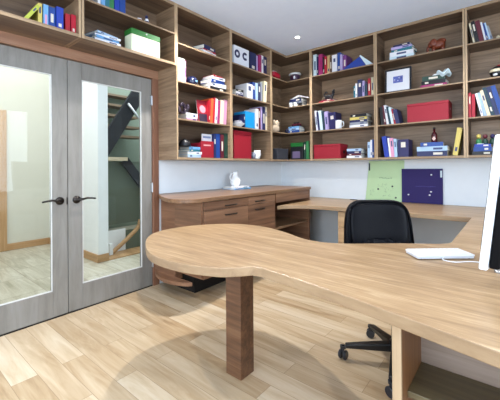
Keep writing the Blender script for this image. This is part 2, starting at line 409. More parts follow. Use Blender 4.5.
bx('side_panel', (.002, .76, 1.93, 1.96, .0, CZT-.037), CX, ct)
bx('back_panel', (.002, .012, 1.145, 1.93, .1, CZT-.037), CY, ct)
bx('bottom_panel', (.012, .745, -.005, 1.93, .211, .222), CY, ct)
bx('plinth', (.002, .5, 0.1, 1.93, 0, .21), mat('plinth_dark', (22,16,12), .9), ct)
bx('top_rail', (.72, .758, 1.145, 1.93, CZT-.15, CZT-.037), CY, ct)
for z in (.5,): bx('shelf', (.012, .74, 1.145, 1.93, z-.012, z+.012), mat('shelf_pale', (140,108,78), .5), ct, .002)
# rounded open end shelves
es = smoothpts([(.002, -.02), (.15, -.1), (.35, -.14), (.55, -.09), (.65, .0), (.70, .09)], 5)
bm = MB(); prism(bm, [q for q in es if q[1] < -.031] + [(.62, -.031), (.002, -.031)], .135, .17); obj('end_shelf', bm, CX, ct, .004)
bx('side_panel', (.002, .36, -.0305, .0595, .135, .224), CX, ct)
# drawers: two columns by three rows
for (ya, yb) in ((-.005+.003, .625), (.629, 1.118)):
    for (za, zb) in ((.842, .925), (.60, .838), (.355, .596), (.224, .351)):
        d = bx('drawer', (.745, .762, ya, yb, za, zb), CY, ct, .002)
        yc = (ya+yb)/2 + (.04 if ya < .3 else -.05); zc = zb-.058 if zb < .9 else (za+zb)/2-.012
        bm = MB(); tube(bm, [(.764, yc-.08, zc), (.778, yc-.075, zc), (.78, yc, zc), (.778, yc+.075, zc), (.764, yc+.08, zc)], .0065, 8); obj('drawer_handle', bm, METAL, d, smooth=True)

# ------------------------------------------------------------------ the U shaped desk
dk = thing('desk', 'large U-shaped wooden desk with rounded peninsula end and square post leg', 'desk', (1.66, 1.46, 0))
near = [(2.015, 1.16), (2.06, 1.168), (2.28, 1.141), (2.5, 1.103), (2.68, 1.066), (2.93, 1.009), (3.3, .93), (3.62, .88)]
blob = [(2.04, 1.797), (1.97, 1.80), (1.88, 1.823), (1.68, 1.92), (1.46, 1.985), (1.23, 1.962), (1.04, 1.80), (.945, 1.58), (.95, 1.388), (1.04, 1.238), (1.2, 1.112), (1.40, 1.005), (1.56, .973), (1.72, .982), (1.84, 1.018), (1.93, 1.062), (2.015, 1.16)]
far = [(2.66, 3.43), (2.66, 2.27), (2.62, 2.19), (2.42, 2.05), (2.2, 1.87), (2.1, 1.815), (2.04, 1.797)]
left = [(.785, 3.13), (.84, 3.24), (.98, 3.36), (1.2, 3.42), (1.5, 3.43)]
out = near + [(3.72, .88), (3.72, YB-.003), (.02, YB-.003), (.02, 3.975), (.785, 3.975)] + smoothpts(left, 4) + smoothpts(far[:2], 1)[:1] + smoothpts(far[1:], 4) + smoothpts(blob, 4)[1:-1]
bm = MB(); prism(bm, [(x-1.66, y-1.46) for x, y in out], DZ-.044, DZ)
wt = obj('worktop', bm, [TX, wood('desk_edge_grain', [(126,100,74),(150,124,94),(168,142,110)], 'x', rough=.45, along=3, across=22)], dk, .004)
for f_ in wt.data.polygons:
    if abs(f_.normal.z) < .5: f_.material_index = 1
bm = MB(); box(bm, -.06, .06, -.06, .06, 0, DZ-.045); bmesh.ops.rotate(bm, verts=bm.verts, cent=(0,0,0), matrix=Matrix.Rotation(R(0), 3, 'Z'))
obj('leg', bm, TZ, dk, .003, loc=(.0, .005, 0))
# open cabinet under the peninsula
oc = thing('open_cabinet', 'open shelf cabinet under the near edge of the desk', 'cabinet', (2.645, 1.12, 0))
p = bx('side_panel', (0, .028, 0, .28, 0, DZ-.045), wood('cab_side', [(96,62,36),(128,88,54),(150,108,70)], 'z', across=30), oc); bx('edge_strip', (0, .028, -.012, 0, 0, DZ-.045), EDGEZ, p)
bx('back_panel', (.028, 1.0, .27, .285, .02, DZ-.045), wood('cab_back_shaded', [(104,88,76),(142,124,110),(170,152,138)], 'x', across=34), oc)  # same cabinet wood, greyed in colour for shadow and bluish light
bx('shelf', (.028, .972, .06, .27, .463, .485), wood('cab_shelf', [(70,60,42),(98,86,60),(122,108,80)], 'x', across=34), oc, .002)
bx('bottom_panel', (.028, .972, .0, .27, .05, .07), CX, oc)
bx('side_panel', (.972, 1.0, 0, .27, 0, DZ-.045), CZ, oc)
# drawer pedestal beneath the back run
pd = thing('drawer_pedestal', 'wooden drawer pedestal under the back desk behind the office chair', 'cabinet', (1.39, 3.47, 0))
bx('carcass', (0, .44, .02, .6, 0, DZ-.045), CX, pd, .002)
for k in range(4):
    d = bx('drawer', (.003, .437, 0, .019, .03+.176*k, .2+.176*k), wood('pedestal_front', [(150,118,84),(182,150,112),(202,172,136)], 'x', across=34), pd, .002)
    bm = MB(); tube(bm, [(.16, -.001, .155+.176*k), (.165, -.02, .155+.176*k), (.275, -.02, .155+.176*k), (.28, -.001, .155+.176*k)], .005, 8); obj('drawer_handle', bm, METAL, d, smooth=True)

# ------------------------------------------------------------------ office chair
ch = thing('office_chair', 'black leather high-back office chair tucked inside the U-shaped desk', 'chair', (2.375, 2.145, 0), R(39))
def backshape(x, y, z):
    return (x*(1-.07*(z/.36 if z > 0 else 0)), y + .05*(x/.24)**2*-1 + .03*math.cos(z/.34*1.5), z)
bm = MB(); superell(bm, .245, .055, .33, .55, .42, 44, 20, backshape, (0, .0, .34))
br_ = obj('backrest', bm, LEATHER, ch, smooth=True, loc=(0, .235, .34), rot=(R(-10), 0, 0))
bm = MB(); superell(bm, .205, .036, .165, .6, .45, 40, 16, lambda x, y, z: (x, y-.05*(x/.24)**2+.012*math.cos(z/.17*1.5), z), (0, -.03, .475)); obj('back_cushion', bm, LEATHER, br_, smooth=True)
bm = MB(); superell(bm, .15, .045, .12, .7, .5, 90, 18, lambda x, y, z: (x, y-.05*(x/.24)**2 + .009*math.sin(x*120+z*14), z), (0, -.035, .275)); obj('lumbar_cushion', bm, LEATHER, br_, smooth=True)
bm = MB()
rim = []
for i in range(41):
    th = 2*PI*i/40; x = .232*sgp(math.cos(th), .42); z = .315*sgp(math.sin(th), .42)
    q = backshape(x, -.045, z); rim.append((q[0], q[1], q[2]+.34))
tube(bm, rim, .006, 8); obj('piping', bm, LEATHER, br_, smooth=True)
bm = MB(); superell(bm, .25, .245, .055, .42, .7, 40, 18, lambda x, y, z: (x, y, z*1.0)); obj('seat', bm, LEATHER, ch, smooth=True, loc=(0, 0, .45))
bm = MB(); lathe(bm, [(.001, .09), (.045, .09), (.045, .14), (.028, .15), (.028, .28), (.018, .28), (.018, .395), (.09, .398), (.09, .405), (.001, .406)], 20); obj('gas_lift', bm, PLAST, ch, smooth=False)
bm = MB(); tube(bm, [(0, .16, .40), (0, .27, .42), (0, .315, .52), (0, .30, .66)], .022, 8); obj('back_bracket', bm, PLAST, ch, smooth=True)
for k in range(5):
    a = R(137-39+72*k); r0, r1 = .03, .31
    bm = MB(); cs, sn = math.cos(a), math.sin(a)
    def P3(r, w, z): return (r*cs-w*sn, r*sn+w*cs, z)
    vs = [bm.verts.new(P3(*q)) for q in ((r0, -.028, .085), (r0, .028, .085), (r0, .028, .135), (r0, -.028, .135), (r1, -.018, .075), (r1, .018, .075), (r1, .018, .10), (r1, -.018, .10))]
    for f in ((0,1,2,3),(4,7,6,5),(0,4,5,1),(1,5,6,2),(2,6,7,3),(3,7,4,0)): bm.faces.new([vs[i] for i in f])
    lg = obj('base_leg', bm, PLAST, ch, .006)
    bm = MB(); wa = a+1.0
    for sd_ in (-.016, .016):
        b2 = MB(); lathe(b2, [(.001, -.009), (.024, -.009), (.029, -.005), (.029, .005), (.024, .009), (.001, .009)], 20, axis='y')
        bmesh.ops.translate(b2, verts=b2.verts, vec=(0, sd_, 0)); bmesh.ops.rotate(b2, verts=b2.verts, cent=(0,0,0), matrix=Matrix.Rotation(wa, 3, 'Z')); bmesh.ops.translate(b2, verts=b2.verts, vec=(.325*cs, .325*sn, .0292))
        tmp = bpy.data.meshes.new('t'); b2.to_mesh(tmp); b2.free(); bm.from_mesh(tmp); bpy.data.meshes.remove(tmp)
    lathe(bm, [(.008, .03), (.008, .085), (.02, .085), (.02, .07)], 10, cx=.325*cs, cy=.325*sn)
    obj('caster', bm, mat('caster_grey', (40,42,48), .35), lg, smooth=False)

# ------------------------------------------------------------------ things on the desk
# white laptop with its cable
lp = thing('keyboard', 'flat white computer keyboard lying on the desk peninsula', 'keyboard', (2.657, 1.885, DZ), R(40))
def rbox(bm, w, d, z0, z1, r=.012):
    pts = []
    for (sx, sy, a0) in ((1, 1, 0), (-1, 1, 90), (-1, -1, 180), (1, -1, 270)):
        for k in range(5):
            a = R(a0+22.5*k); pts.append((sx*(w/2-r)+r*math.cos(a), sy*(d/2-r)+r*math.sin(a)))
    prism(bm, pts, z0, z1)
bm = MB(); rbox(bm, .285, .125, .004, .014); obj('base', bm, mat('clear_grey_rim', (206,212,220), .3), lp, .001)
bm = MB(); rbox(bm, .290, .130, .0145, .021); obj('top_plate', bm, WPLAST, lp, .002)
for sx in (-.12, .12):
    for sy in (-.05, .05): bm = MB(); lathe(bm, [(.006, 0), (.006, .0038)], 10, cx=sx, cy=sy); obj('rubber_foot', bm, PLAST, lp)
key0 = None
for r_i in range(5):
    for c_i in range(13):
        lx, ly = -.127+.0212*c_i, -.048+.024*r_i
        if key0 is None: key0 = o = bx('key', (-.0092, .0092, -.0105, .0105, .0213, .0243), WPLAST, lp, .001)
        else: o = key0.copy(); C.objects.link(o); o.parent = lp
        o.location = (lx, ly, 0)
bm = MB(); tube(bm, smoothpts([(2.685, 1.825, .795), (2.69, 1.805, .7885), (2.74, 1.80, .7885), (2.79, 1.85, .7885), (2.85, 1.87, .7885), (2.93, 1.86, .7885), (3.0, 1.86, .7885)], 6), .0024, 8)
tag(obj('charging_cable', bm, WPLAST, smooth=True), 'thin white cable running from the keyboard towards the monitor', 'cable')
# monitor seen edge on
mo = thing('monitor', 'white desktop monitor with black back seen edge-on at the right frame edge', 'monitor', (2.913, 1.735, DZ), 0)
MR = Matrix.Translation((-.06,-.27,0)) @ Matrix.Rotation(R(-10), 4, 'Z') @ Matrix.Translation((.06,.27,0))
def tilt_box(name, x0, x1, y0, y1, z0, z1, m, parent, bev=.004):
    bm = MB(); box(bm, x0, x1, y0, y1, z0, z1)
    for v in bm.verts: v.co.x += math.tan(R(6.3))*(v.co.z-.07)
    bmesh.ops.transform(bm, matrix=MR, verts=bm.verts)
    return obj(name, bm, m, parent, bev)
scn = tilt_box('display_housing', -.062, -.034, -.27, .27, .075, .575, WPLAST, mo, .006)
tilt_box('screen', -.0655, -.0622, -.255, .255, .15, .56, mat('screen_glass', (14,15,18), .1), scn, 0)
tilt_box('back_cover', -.0335, .0, -.262, .262, .083, .567, mat('monitor_back', (8,8,10), .65), mo, .008)
MC['monitor_back'].node_tree.nodes['Principled BSDF'].inputs['Specular IOR Level'].default_value = .1
bm = MB(); rbox(bm, .19, .2, 0, .01); obj('stand_foot', bm, STEEL, mo, .002, loc=(.07, .1, 0))
bm = MB(); box(bm, .05, .062, .03, .17, .01, .3); obj('stand_neck', bm, STEEL, mo, .002)

# ------------------------------------------------------------------ jug and books on the counter
def book(root, th, h, dep, m, title=0, tm=None):
    """spine towards local -y, thickness along x, height along z, origin at centre of base, spine at y=0"""
    c = .0025 if th > .009 else .0012
    bm = MB(); box(bm, -th/2, -th/2+c, 0, dep, 0, h); box(bm, th/2-c, th/2, 0, dep, 0, h); box(bm, -th/2+c, th/2-c, 0, c, 0, h)
    obj('cover', bm, m, root)
    bx('page_block', (-th/2+c, th/2-c, c, dep-.005, .004, h-.004), PAPER, root)
    if title:
        a, b = rnd.choice(((.55,.85),(.3,.7),(.6,.8),(.15,.3))) if title == 1 else (.08, .55)
        bx('spine_label', (-th*.22, th*.22, -.0008, 0, h*a, h*b), tm, root)
COL = dict(navy=(32,40,84), white=(226,226,230), sky=(108,160,206), lightblue=(168,194,220), lime=(178,186,70), yellow=(206,186,96), blue=(26,66,140), royal=(30,58,160),
    red=(160,22,38), crimson=(174,22,46), teal=(40,112,128), green=(56,128,76), black=(24,24,28), pink=(216,150,180), orange=(214,96,52), magenta=(156,36,98), cream=(222,210,178),
    maroon=(92,24,40), forest=(28,62,50), lilac=(176,160,204), indigo=(34,30,82), grey=(140,144,150), cyan=(24,148,210), ice=(204,222,228), purple=(110,50,120), tan=(196,164,112), brown=(80,56,44), tealdark=(24,56,72))
def bmat(c): return mat('book_'+c, COL[c], .45)
def frame(w, u, v, z): return ((SD-v, u, z), PI/2) if w in 'AO' else ((u, FB+v, z), 0)

BOOKS = [
('R', 'O', 0.728, 0.05, 2.308, 0.024, 0.158, 0.17, 'lime', 33, 'lime green book first in the standing row, shelf above the left door', 'books standing on shelf above the left door', 0),
('R', 'O', 0.825, 0.05, 2.308, 0.027, 0.164, 0.17, 'yellow', 0, 'yellow book between lime green and light blue and pink books, shelf above the left door', 'books standing on shelf above the left door', 0),
('R', 'O', 0.858, 0.05, 2.308, 0.034, 0.166, 0.17, 'sky', 0, 'light blue and pink book between yellow and blue books, shelf above the left door', 'books standing on shelf above the left door', 2),
('R', 'O', 0.896, 0.05, 2.308, 0.045, 0.164, 0.17, 'blue', 0, 'blue book between light blue and pink and royal blue books, shelf above the left door', 'books standing on shelf above the left door', 0),
('R', 'O', 0.944, 0.05, 2.308, 0.049, 0.179, 0.17, 'royal', 0, 'royal blue book between blue and red books, shelf above the left door', 'books standing on shelf above the left door', 0),
('R', 'O', 1.008, 0.05, 2.308, 0.034, 0.15, 0.17, 'red', 0, 'red book between royal blue and crimson books, shelf above the left door', 'books standing on shelf above the left door', 0),
('R', 'O', 1.049, 0.05, 2.308, 0.036, 0.157, 0.17, 'crimson', 0, 'crimson book last in the standing row, shelf above the left door', 'books standing on shelf above the left door', 0),
('R', 'O', 1.286, 0.1, 2.6125, 0.026, 0.158, 0.2, 'white', 0, 'white book first in the standing row, upper shelf above the right door', 'books standing on upper shelf above the right door', 0),
('R', 'O', 1.312, 0.1, 2.6125, 0.035, 0.171, 0.2, 'sky', 0, 'light blue book between white and teal books, upper shelf above the right door', 'books standing on upper shelf above the right door', 0),
('R', 'O', 1.347, 0.1, 2.6125, 0.036, 0.186, 0.2, 'teal', 0, 'teal book between light blue and green books, upper shelf above the right door', 'books standing on upper shelf above the right door', 0),
('R', 'O', 1.382, 0.1, 2.6125, 0.05, 0.168, 0.2, 'green', 0, 'green book between teal and royal blue books, upper shelf above the right door', 'books standing on upper shelf above the right door', 0),
('R', 'O', 1.437, 0.1, 2.6125, 0.047, 0.172, 0.2, 'royal', 0, 'royal blue book between green and blue books, upper shelf above the right door', 'books standing on upper shelf above the right door', 0),
('R', 'O', 1.484, 0.1, 2.6125, 0.053, 0.183, 0.2, 'blue', 0, 'blue book last in the standing row, upper shelf above the right door', 'books standing on upper shelf above the right door', 0),
('R', 'A', 2.096, 0.05, 2.1395, 0.079, 0.254, 0.2, 'white', 0, 'white book first in the standing row, second shelf, column nearest the doors', 'books standing on second shelf, column nearest the doors', 0),
('R', 'A', 2.179, 0.05, 2.1395, 0.023, 0.241, 0.2, 'pink', 0, 'pink book last in the standing row, second shelf, column nearest the doors', 'books standing on second shelf, column nearest the doors', 0),
('R', 'A', 2.505, 0.04, 1.7535, 0.0262, 0.263, 0.2, 'red', 4, 'red book first in the standing row, third shelf, column nearest the doors', 'books standing on third shelf, column nearest the doors', 0),
('R', 'A', 2.532, 0.04, 1.7535, 0.0441, 0.287, 0.2, 'orange', 4, 'orange book between red and crimson books, third shelf, column nearest the doors', 'books standing on third shelf, column nearest the doors', 0),
('R', 'A', 2.578, 0.04, 1.7535, 0.0227, 0.305, 0.2, 'crimson', 4, 'crimson book between orange and white books, third shelf, column nearest the doors', 'books standing on third shelf, column nearest the doors', 0),
('R', 'A', 2.604, 0.04, 1.7535, 0.039, 0.294, 0.2, 'white', 4, 'white book between crimson and magenta books, third shelf, column nearest the doors', 'books standing on third shelf, column nearest the doors', 0),
('R', 'A', 2.645, 0.04, 1.7535, 0.0407, 0.278, 0.2, 'magenta', 4, 'magenta book between white and cream books, third shelf, column nearest the doors', 'books standing on third shelf, column nearest the doors', 0),
('R', 'A', 2.687, 0.04, 1.7535, 0.0596, 0.293, 0.2, 'cream', 4, 'cream book between magenta and pink books, third shelf, column nearest the doors', 'books standing on third shelf, column nearest the doors', 0),
('R', 'A', 2.749, 0.04, 1.7535, 0.0553, 0.304, 0.2, 'pink', 4, 'pink book last in the standing row, third shelf, column nearest the doors', 'books standing on third shelf, column nearest the doors', 0),
('R', 'A', 2.591, 0.04, 1.3545, 0.0366, 0.274, 0.2, 'navy', 0, 'navy book first in the standing row, bottom shelf, column nearest the doors', 'books standing on bottom shelf, column nearest the doors', 0),
('R', 'A', 2.629, 0.04, 1.3545, 0.0684, 0.285, 0.2, 'blue', 0, 'blue book between navy and maroon books, bottom shelf, column nearest the doors', 'books standing on bottom shelf, column nearest the doors', 0),
('R', 'A', 2.7, 0.04, 1.3545, 0.0534, 0.284, 0.2, 'maroon', 0, 'maroon book between blue and dark green books, bottom shelf, column nearest the doors', 'books standing on bottom shelf, column nearest the doors', 0),
('R', 'A', 2.758, 0.04, 1.3545, 0.0649, 0.301, 0.2, 'forest', 0, 'dark green book last in the standing row, bottom shelf, column nearest the doors', 'books standing on bottom shelf, column nearest the doors', 0),
('R', 'A', 3.279, 0.06, 2.5295, 0.1291, 0.252, 0.2, 'navy', 0, 'navy book first in the standing row, top shelf, second column from the doors', 'books standing on top shelf, second column from the doors', 0),
('R', 'A', 3.412, 0.06, 2.5295, 0.0454, 0.239, 0.2, 'lilac', 0, 'lilac book between navy and magenta books, top shelf, second column from the doors', 'books standing on top shelf, second column from the doors', 0),
('R', 'A', 3.462, 0.06, 2.5295, 0.0583, 0.256, 0.2, 'magenta', 0, 'magenta book between lilac and white books, top shelf, second column from the doors', 'books standing on top shelf, second column from the doors', 0),
('R', 'A', 3.525, 0.06, 2.5295, 0.048, 0.267, 0.2, 'white', 0, 'white book between magenta and indigo books, top shelf, second column from the doors', 'books standing on top shelf, second column from the doors', 0),
('R', 'A', 3.578, 0.06, 2.5295, 0.0739, 0.265, 0.2, 'indigo', 0, 'indigo book last in the standing row, top shelf, second column from the doors', 'books standing on top shelf, second column from the doors', 0),
('R', 'A', 3.189, 0.05, 2.1395, 0.12, 0.202, 0.2, 'white', 0, 'white book first in the standing row, second shelf, second column from the doors', 'books standing on second shelf, second column from the doors', 0),
('R', 'A', 3.311, 0.05, 2.1395, 0.064, 0.241, 0.2, 'blue', 0, 'blue book between white and pale blue books, second shelf, second column from the doors', 'books standing on second shelf, second column from the doors', 0),
('R', 'A', 3.378, 0.05, 2.1395, 0.055, 0.246, 0.2, 'lightblue', 0, 'pale blue book between blue and navy books, second shelf, second column from the doors', 'books standing on second shelf, second column from the doors', 0),
('R', 'A', 3.435, 0.05, 2.1395, 0.056, 0.244, 0.2, 'navy', 0, 'navy book between pale blue and grey books, second shelf, second column from the doors', 'books standing on second shelf, second column from the doors', 0),
('R', 'A', 3.495, 0.05, 2.1395, 0.05, 0.283, 0.2, 'grey', 0, 'grey book between navy and cream books, second shelf, second column from the doors', 'books standing on second shelf, second column from the doors', 0),
('R', 'A', 3.547, 0.05, 2.1395, 0.072, 0.304, 0.2, 'cream', 5, 'cream book last in the standing row, second shelf, second column from the doors', 'books standing on second shelf, second column from the doors', 0),
('R', 'A', 3.145, 0.05, 1.7535, 0.0285, 0.182, 0.2, 'navy', 0, 'navy book first in the standing row, third shelf, second column from the doors', 'books standing on third shelf, second column from the doors', 0),
('R', 'A', 3.176, 0.05, 1.7535, 0.1939, 0.223, 0.2, 'cyan', 0, 'cyan book between navy and white books, third shelf, second column from the doors', 'books standing on third shelf, second column from the doors', 0),
('R', 'A', 3.375, 0.05, 1.7535, 0.0669, 0.281, 0.2, 'white', 0, 'white book between cyan and maroon books, third shelf, second column from the doors', 'books standing on third shelf, second column from the doors', 0),
('R', 'A', 3.444, 0.05, 1.7535, 0.0448, 0.303, 0.2, 'maroon', 0, 'maroon book between white and lilac books, third shelf, second column from the doors', 'books standing on third shelf, second column from the doors', 0),
('R', 'A', 3.492, 0.05, 1.7535, 0.0371, 0.324, 0.2, 'lilac', 0, 'lilac book between maroon and navy books, third shelf, second column from the doors', 'books standing on third shelf, second column from the doors', 0),
('R', 'A', 3.532, 0.05, 1.7535, 0.0641, 0.331, 0.2, 'navy', 0, 'navy book between lilac and cream books, third shelf, second column from the doors', 'books standing on third shelf, second column from the doors', 0),
('R', 'A', 3.599, 0.05, 1.7535, 0.0525, 0.34, 0.2, 'cream', 0, 'cream book last in the standing row, third shelf, second column from the doors', 'books standing on third shelf, second column from the doors', 0),
('R', 'B', 0.577, 0.05, 1.3545, 0.033, 0.253, 0.2, 'forest', 0, 'dark green book first in the standing row, bottom shelf, corner column', 'books standing on bottom shelf, corner column', 0),
('R', 'B', 0.613, 0.05, 1.3545, 0.046, 0.265, 0.2, 'green', 0, 'green book last in the standing row, bottom shelf, corner column', 'books standing on bottom shelf, corner column', 0),
('R', 'B', 0.749, 0.05, 2.5295, 0.0507, 0.314, 0.2, 'ice', 0, 'icy white book first in the standing row, top shelf, column right of the corner', 'books standing on top shelf, column right of the corner', 0),
('R', 'B', 0.802, 0.05, 2.5295, 0.0237, 0.276, 0.2, 'navy', 0, 'navy book between icy white and magenta books, top shelf, column right of the corner', 'books standing on top shelf, column right of the corner', 0),
('R', 'B', 0.83, 0.05, 2.5295, 0.0613, 0.3, 0.2, 'magenta', 0, 'magenta book between navy and black books, top shelf, column right of the corner', 'books standing on top shelf, column right of the corner', 0),
('R', 'B', 0.893, 0.05, 2.5295, 0.0266, 0.255, 0.2, 'black', 0, 'black book between magenta and crimson books, top shelf, column right of the corner', 'books standing on top shelf, column right of the corner', 0),
('R', 'B', 0.923, 0.05, 2.5295, 0.0314, 0.247, 0.2, 'crimson', 0, 'crimson book between black and tan books, top shelf, column right of the corner', 'books standing on top shelf, column right of the corner', 0),
('R', 'B', 0.957, 0.05, 2.5295, 0.0401, 0.259, 0.2, 'tan', 0, 'tan book between crimson and brown books, top shelf, column right of the corner', 'books standing on top shelf, column right of the corner', 0),
('R', 'B', 1.001, 0.05, 2.5295, 0.0314, 0.222, 0.2, 'brown', 0, 'brown book between tan and white books, top shelf, column right of the corner', 'books standing on top shelf, column right of the corner', 0),
('R', 'B', 1.034, 0.05, 2.5295, 0.07, 0.244, 0.2, 'white', 0, 'white book between brown and blue books, top shelf, column right of the corner', 'books standing on top shelf, column right of the corner', 0),
('R', 'B', 1.108, 0.05, 2.5295, 0.044, 0.263, 0.2, 'blue', 0, 'blue book between white and lilac books, top shelf, column right of the corner', 'books standing on top shelf, column right of the corner', 0),
('R', 'B', 1.153, 0.05, 2.5295, 0.0314, 0.227, 0.2, 'lilac', 0, 'lilac book between blue and purple books, top shelf, column right of the corner', 'books standing on top shelf, column right of the corner', 0),
('R', 'B', 1.186, 0.05, 2.5295, 0.0497, 0.21, 0.2, 'purple', 0, 'purple book last in the standing row, top shelf, column right of the corner', 'books standing on top shelf, column right of the corner', 0),
('R', 'B', 1.334, 0.05, 2.1395, 0.023, 0.162, 0.2, 'teal', 0, 'teal book first in the standing row, second shelf, column right of the corner', 'books standing on second shelf, column right of the corner', 0),
('R', 'B', 1.359, 0.05, 2.1395, 0.023, 0.19, 0.2, 'white', 0, 'white book between teal and navy books, second shelf, column right of the corner', 'books standing on second shelf, column right of the corner', 0),
('R', 'B', 1.385, 0.05, 2.1395, 0.06, 0.234, 0.2, 'navy', 0, 'navy book between white and lilac books, second shelf, column right of the corner', 'books standing on second shelf, column right of the corner', 0),
('R', 'B', 1.446, 0.05, 2.1395, 0.028, 0.213, 0.2, 'lilac', 0, 'lilac book between navy and dark teal books, second shelf, column right of the corner', 'books standing on second shelf, column right of the corner', 0),
('R', 'B', 1.477, 0.05, 2.1395, 0.037, 0.162, 0.2, 'tealdark', 0, 'dark teal book between lilac and red books, second shelf, column right of the corner', 'books standing on second shelf, column right of the corner', 0),
('R', 'B', 1.522, 0.05, 2.1395, 0.035, 0.225, 0.2, 'red', 0, 'red book between dark teal and cream books, second shelf, column right of the corner', 'books standing on second shelf, column right of the corner', 0),
('R', 'B', 1.559, 0.05, 2.1395, 0.031, 0.237, 0.2, 'cream', 0, 'cream book last in the standing row, second shelf, column right of the corner', 'books standing on second shelf, column right of the corner', 0),
('R', 'B', 0.782, 0.05, 1.7535, 0.031, 0.292, 0.2, 'white', -6, 'white book first in the standing row, third shelf, column right of the corner', 'books standing on third shelf, column right of the corner', 0),
('R', 'B', 0.815, 0.05, 1.7535, 0.03, 0.267, 0.2, 'navy', -6, 'navy book between white and icy white books, third shelf, column right of the corner', 'books standing on third shelf, column right of the corner', 0),
('R', 'B', 0.846, 0.05, 1.7535, 0.045, 0.283, 0.2, 'ice', -6, 'icy white book between navy and dark teal books, third shelf, column right of the corner', 'books standing on third shelf, column right of the corner', 0),
('R', 'B', 0.892, 0.05, 1.7535, 0.037, 0.271, 0.2, 'tealdark', -6, 'dark teal book between icy white and lilac books, third shelf, column right of the corner', 'books standing on third shelf, column right of the corner', 0),
('R', 'B', 0.931, 0.05, 1.7535, 0.051, 0.259, 0.2, 'lilac', -5, 'lilac book between dark teal and indigo books, third shelf, column right of the corner', 'books standing on third shelf, column right of the corner', 0),
('R', 'B', 0.985, 0.05, 1.7535, 0.1, 0.235, 0.2, 'indigo', -3, 'indigo book last in the standing row, third shelf, column right of the corner', 'books standing on third shelf, column right of the corner', 0),
('R', 'B', 1.51, 0.05, 1.3545, 0.033, 0.201, 0.2, 'lightblue', 0, 'pale blue book first in the standing row, bottom shelf, column right of the corner', 'books standing on bottom shelf, column right of the corner', 0),
('R', 'B', 1.544, 0.05, 1.3545, 0.024, 0.225, 0.2, 'white', 0, 'white book between pale blue and blue books, bottom shelf, column right of the corner', 'books standing on bottom shelf, column right of the corner', 0),
('R', 'B', 1.569, 0.05, 1.3545, 0.021, 0.23, 0.2, 'blue', 0, 'blue book last in the standing row, bottom shelf, column right of the corner', 'books standing on bottom shelf, column right of the corner', 0),
('R', 'B', 1.68, 0.05, 1.7535, 0.036, 0.228, 0.2, 'black', -5, 'black book first in the standing row, third shelf, middle column of back wall', 'books standing on third shelf, middle column of back wall', 0),
('R', 'B', 1.717, 0.05, 1.7535, 0.026, 0.244, 0.2, 'maroon', -7, 'maroon book between black and white books, third shelf, middle column of back wall', 'books standing on third shelf, middle column of back wall', 0),
('R', 'B', 1.745, 0.05, 1.7535, 0.028, 0.247, 0.2, 'white', -8, 'white book between maroon and dark teal books, third shelf, middle column of back wall', 'books standing on third shelf, middle column of back wall', 0),
('R', 'B', 1.774, 0.05, 1.7535, 0.025, 0.225, 0.2, 'tealdark', -9, 'dark teal book between white and icy white books, third shelf, middle column of back wall', 'books standing on third shelf, middle column of back wall', 0),
('R', 'B', 1.8, 0.05, 1.7535, 0.029, 0.216, 0.2, 'ice', -10, 'icy white book between dark teal and crimson books, third shelf, middle column of back wall', 'books standing on third shelf, middle column of back wall', 0),
('R', 'B', 1.83, 0.05, 1.7535, 0.026, 0.188, 0.2, 'crimson', -11, 'crimson book between icy white and navy books, third shelf, middle column of back wall', 'books standing on third shelf, middle column of back wall', 0),
('R', 'B', 1.857, 0.05, 1.7535, 0.044, 0.178, 0.2, 'navy', -12, 'navy book last in the standing row, third shelf, middle column of back wall', 'books standing on third shelf, middle column of back wall', 0),
('R', 'B', 1.718, 0.05, 1.3545, 0.053, 0.259, 0.2, 'royal', -8, 'royal blue book first in the standing row, bottom shelf, middle column of back wall', 'books standing on bottom shelf, middle column of back wall', 0),
('R', 'B', 1.774, 0.05, 1.3545, 0.023, 0.237, 0.2, 'white', -6, 'white book between royal blue and pink books, bottom shelf, middle column of back wall', 'books standing on bottom shelf, middle column of back wall', 0),
('R', 'B', 1.798, 0.05, 1.3545, 0.037, 0.234, 0.2, 'pink', -5, 'pink book between white and pale blue books, bottom shelf, middle column of back wall', 'books standing on bottom shelf, middle column of back wall', 0),
('R', 'B', 1.836, 0.05, 1.3545, 0.034, 0.219, 0.2, 'lightblue', -3, 'pale blue book between pink and indigo books, bottom shelf, middle column of back wall', 'books standing on bottom shelf, middle column of back wall', 0),
('R', 'B', 1.875, 0.05, 1.3545, 0.117, 0.208, 0.2, 'indigo', 0, 'indigo book last in the standing row, bottom shelf, middle column of back wall', 'books standing on bottom shelf, middle column of back wall', 0),
('R', 'B', 2.435, 0.05, 1.3545, 0.048, 0.3, 0.2, 'yellow', 9, 'yellow book leaning against the right side, bottom shelf, middle column of back wall', 'books standing on bottom shelf, middle column of back wall', 0),
('R', 'B', 2.634, 0.05, 2.5295, 0.018, 0.235, 0.2, 'cream', -10, 'cream book first in the standing row, top shelf, rightmost column of back wall', 'books standing on top shelf, rightmost column of back wall', 0),
('R', 'B', 2.654, 0.05, 2.5295, 0.033, 0.243, 0.2, 'black', -10, 'black book between cream and maroon books, top shelf, rightmost column of back wall', 'books standing on top shelf, rightmost column of back wall', 0),
('R', 'B', 2.688, 0.05, 2.5295, 0.041, 0.237, 0.2, 'maroon', -10, 'maroon book between black and white books, top shelf, rightmost column of back wall', 'books standing on top shelf, rightmost column of back wall', 0),
('R', 'B', 2.73, 0.05, 2.5295, 0.017, 0.217, 0.2, 'white', -10, 'white book between maroon and blue books, top shelf, rightmost column of back wall', 'books standing on top shelf, rightmost column of back wall', 0),
('R', 'B', 2.749, 0.05, 2.5295, 0.018, 0.201, 0.2, 'blue', -11, 'blue book between white and pale blue books, top shelf, rightmost column of back wall', 'books standing on top shelf, rightmost column of back wall', 0),
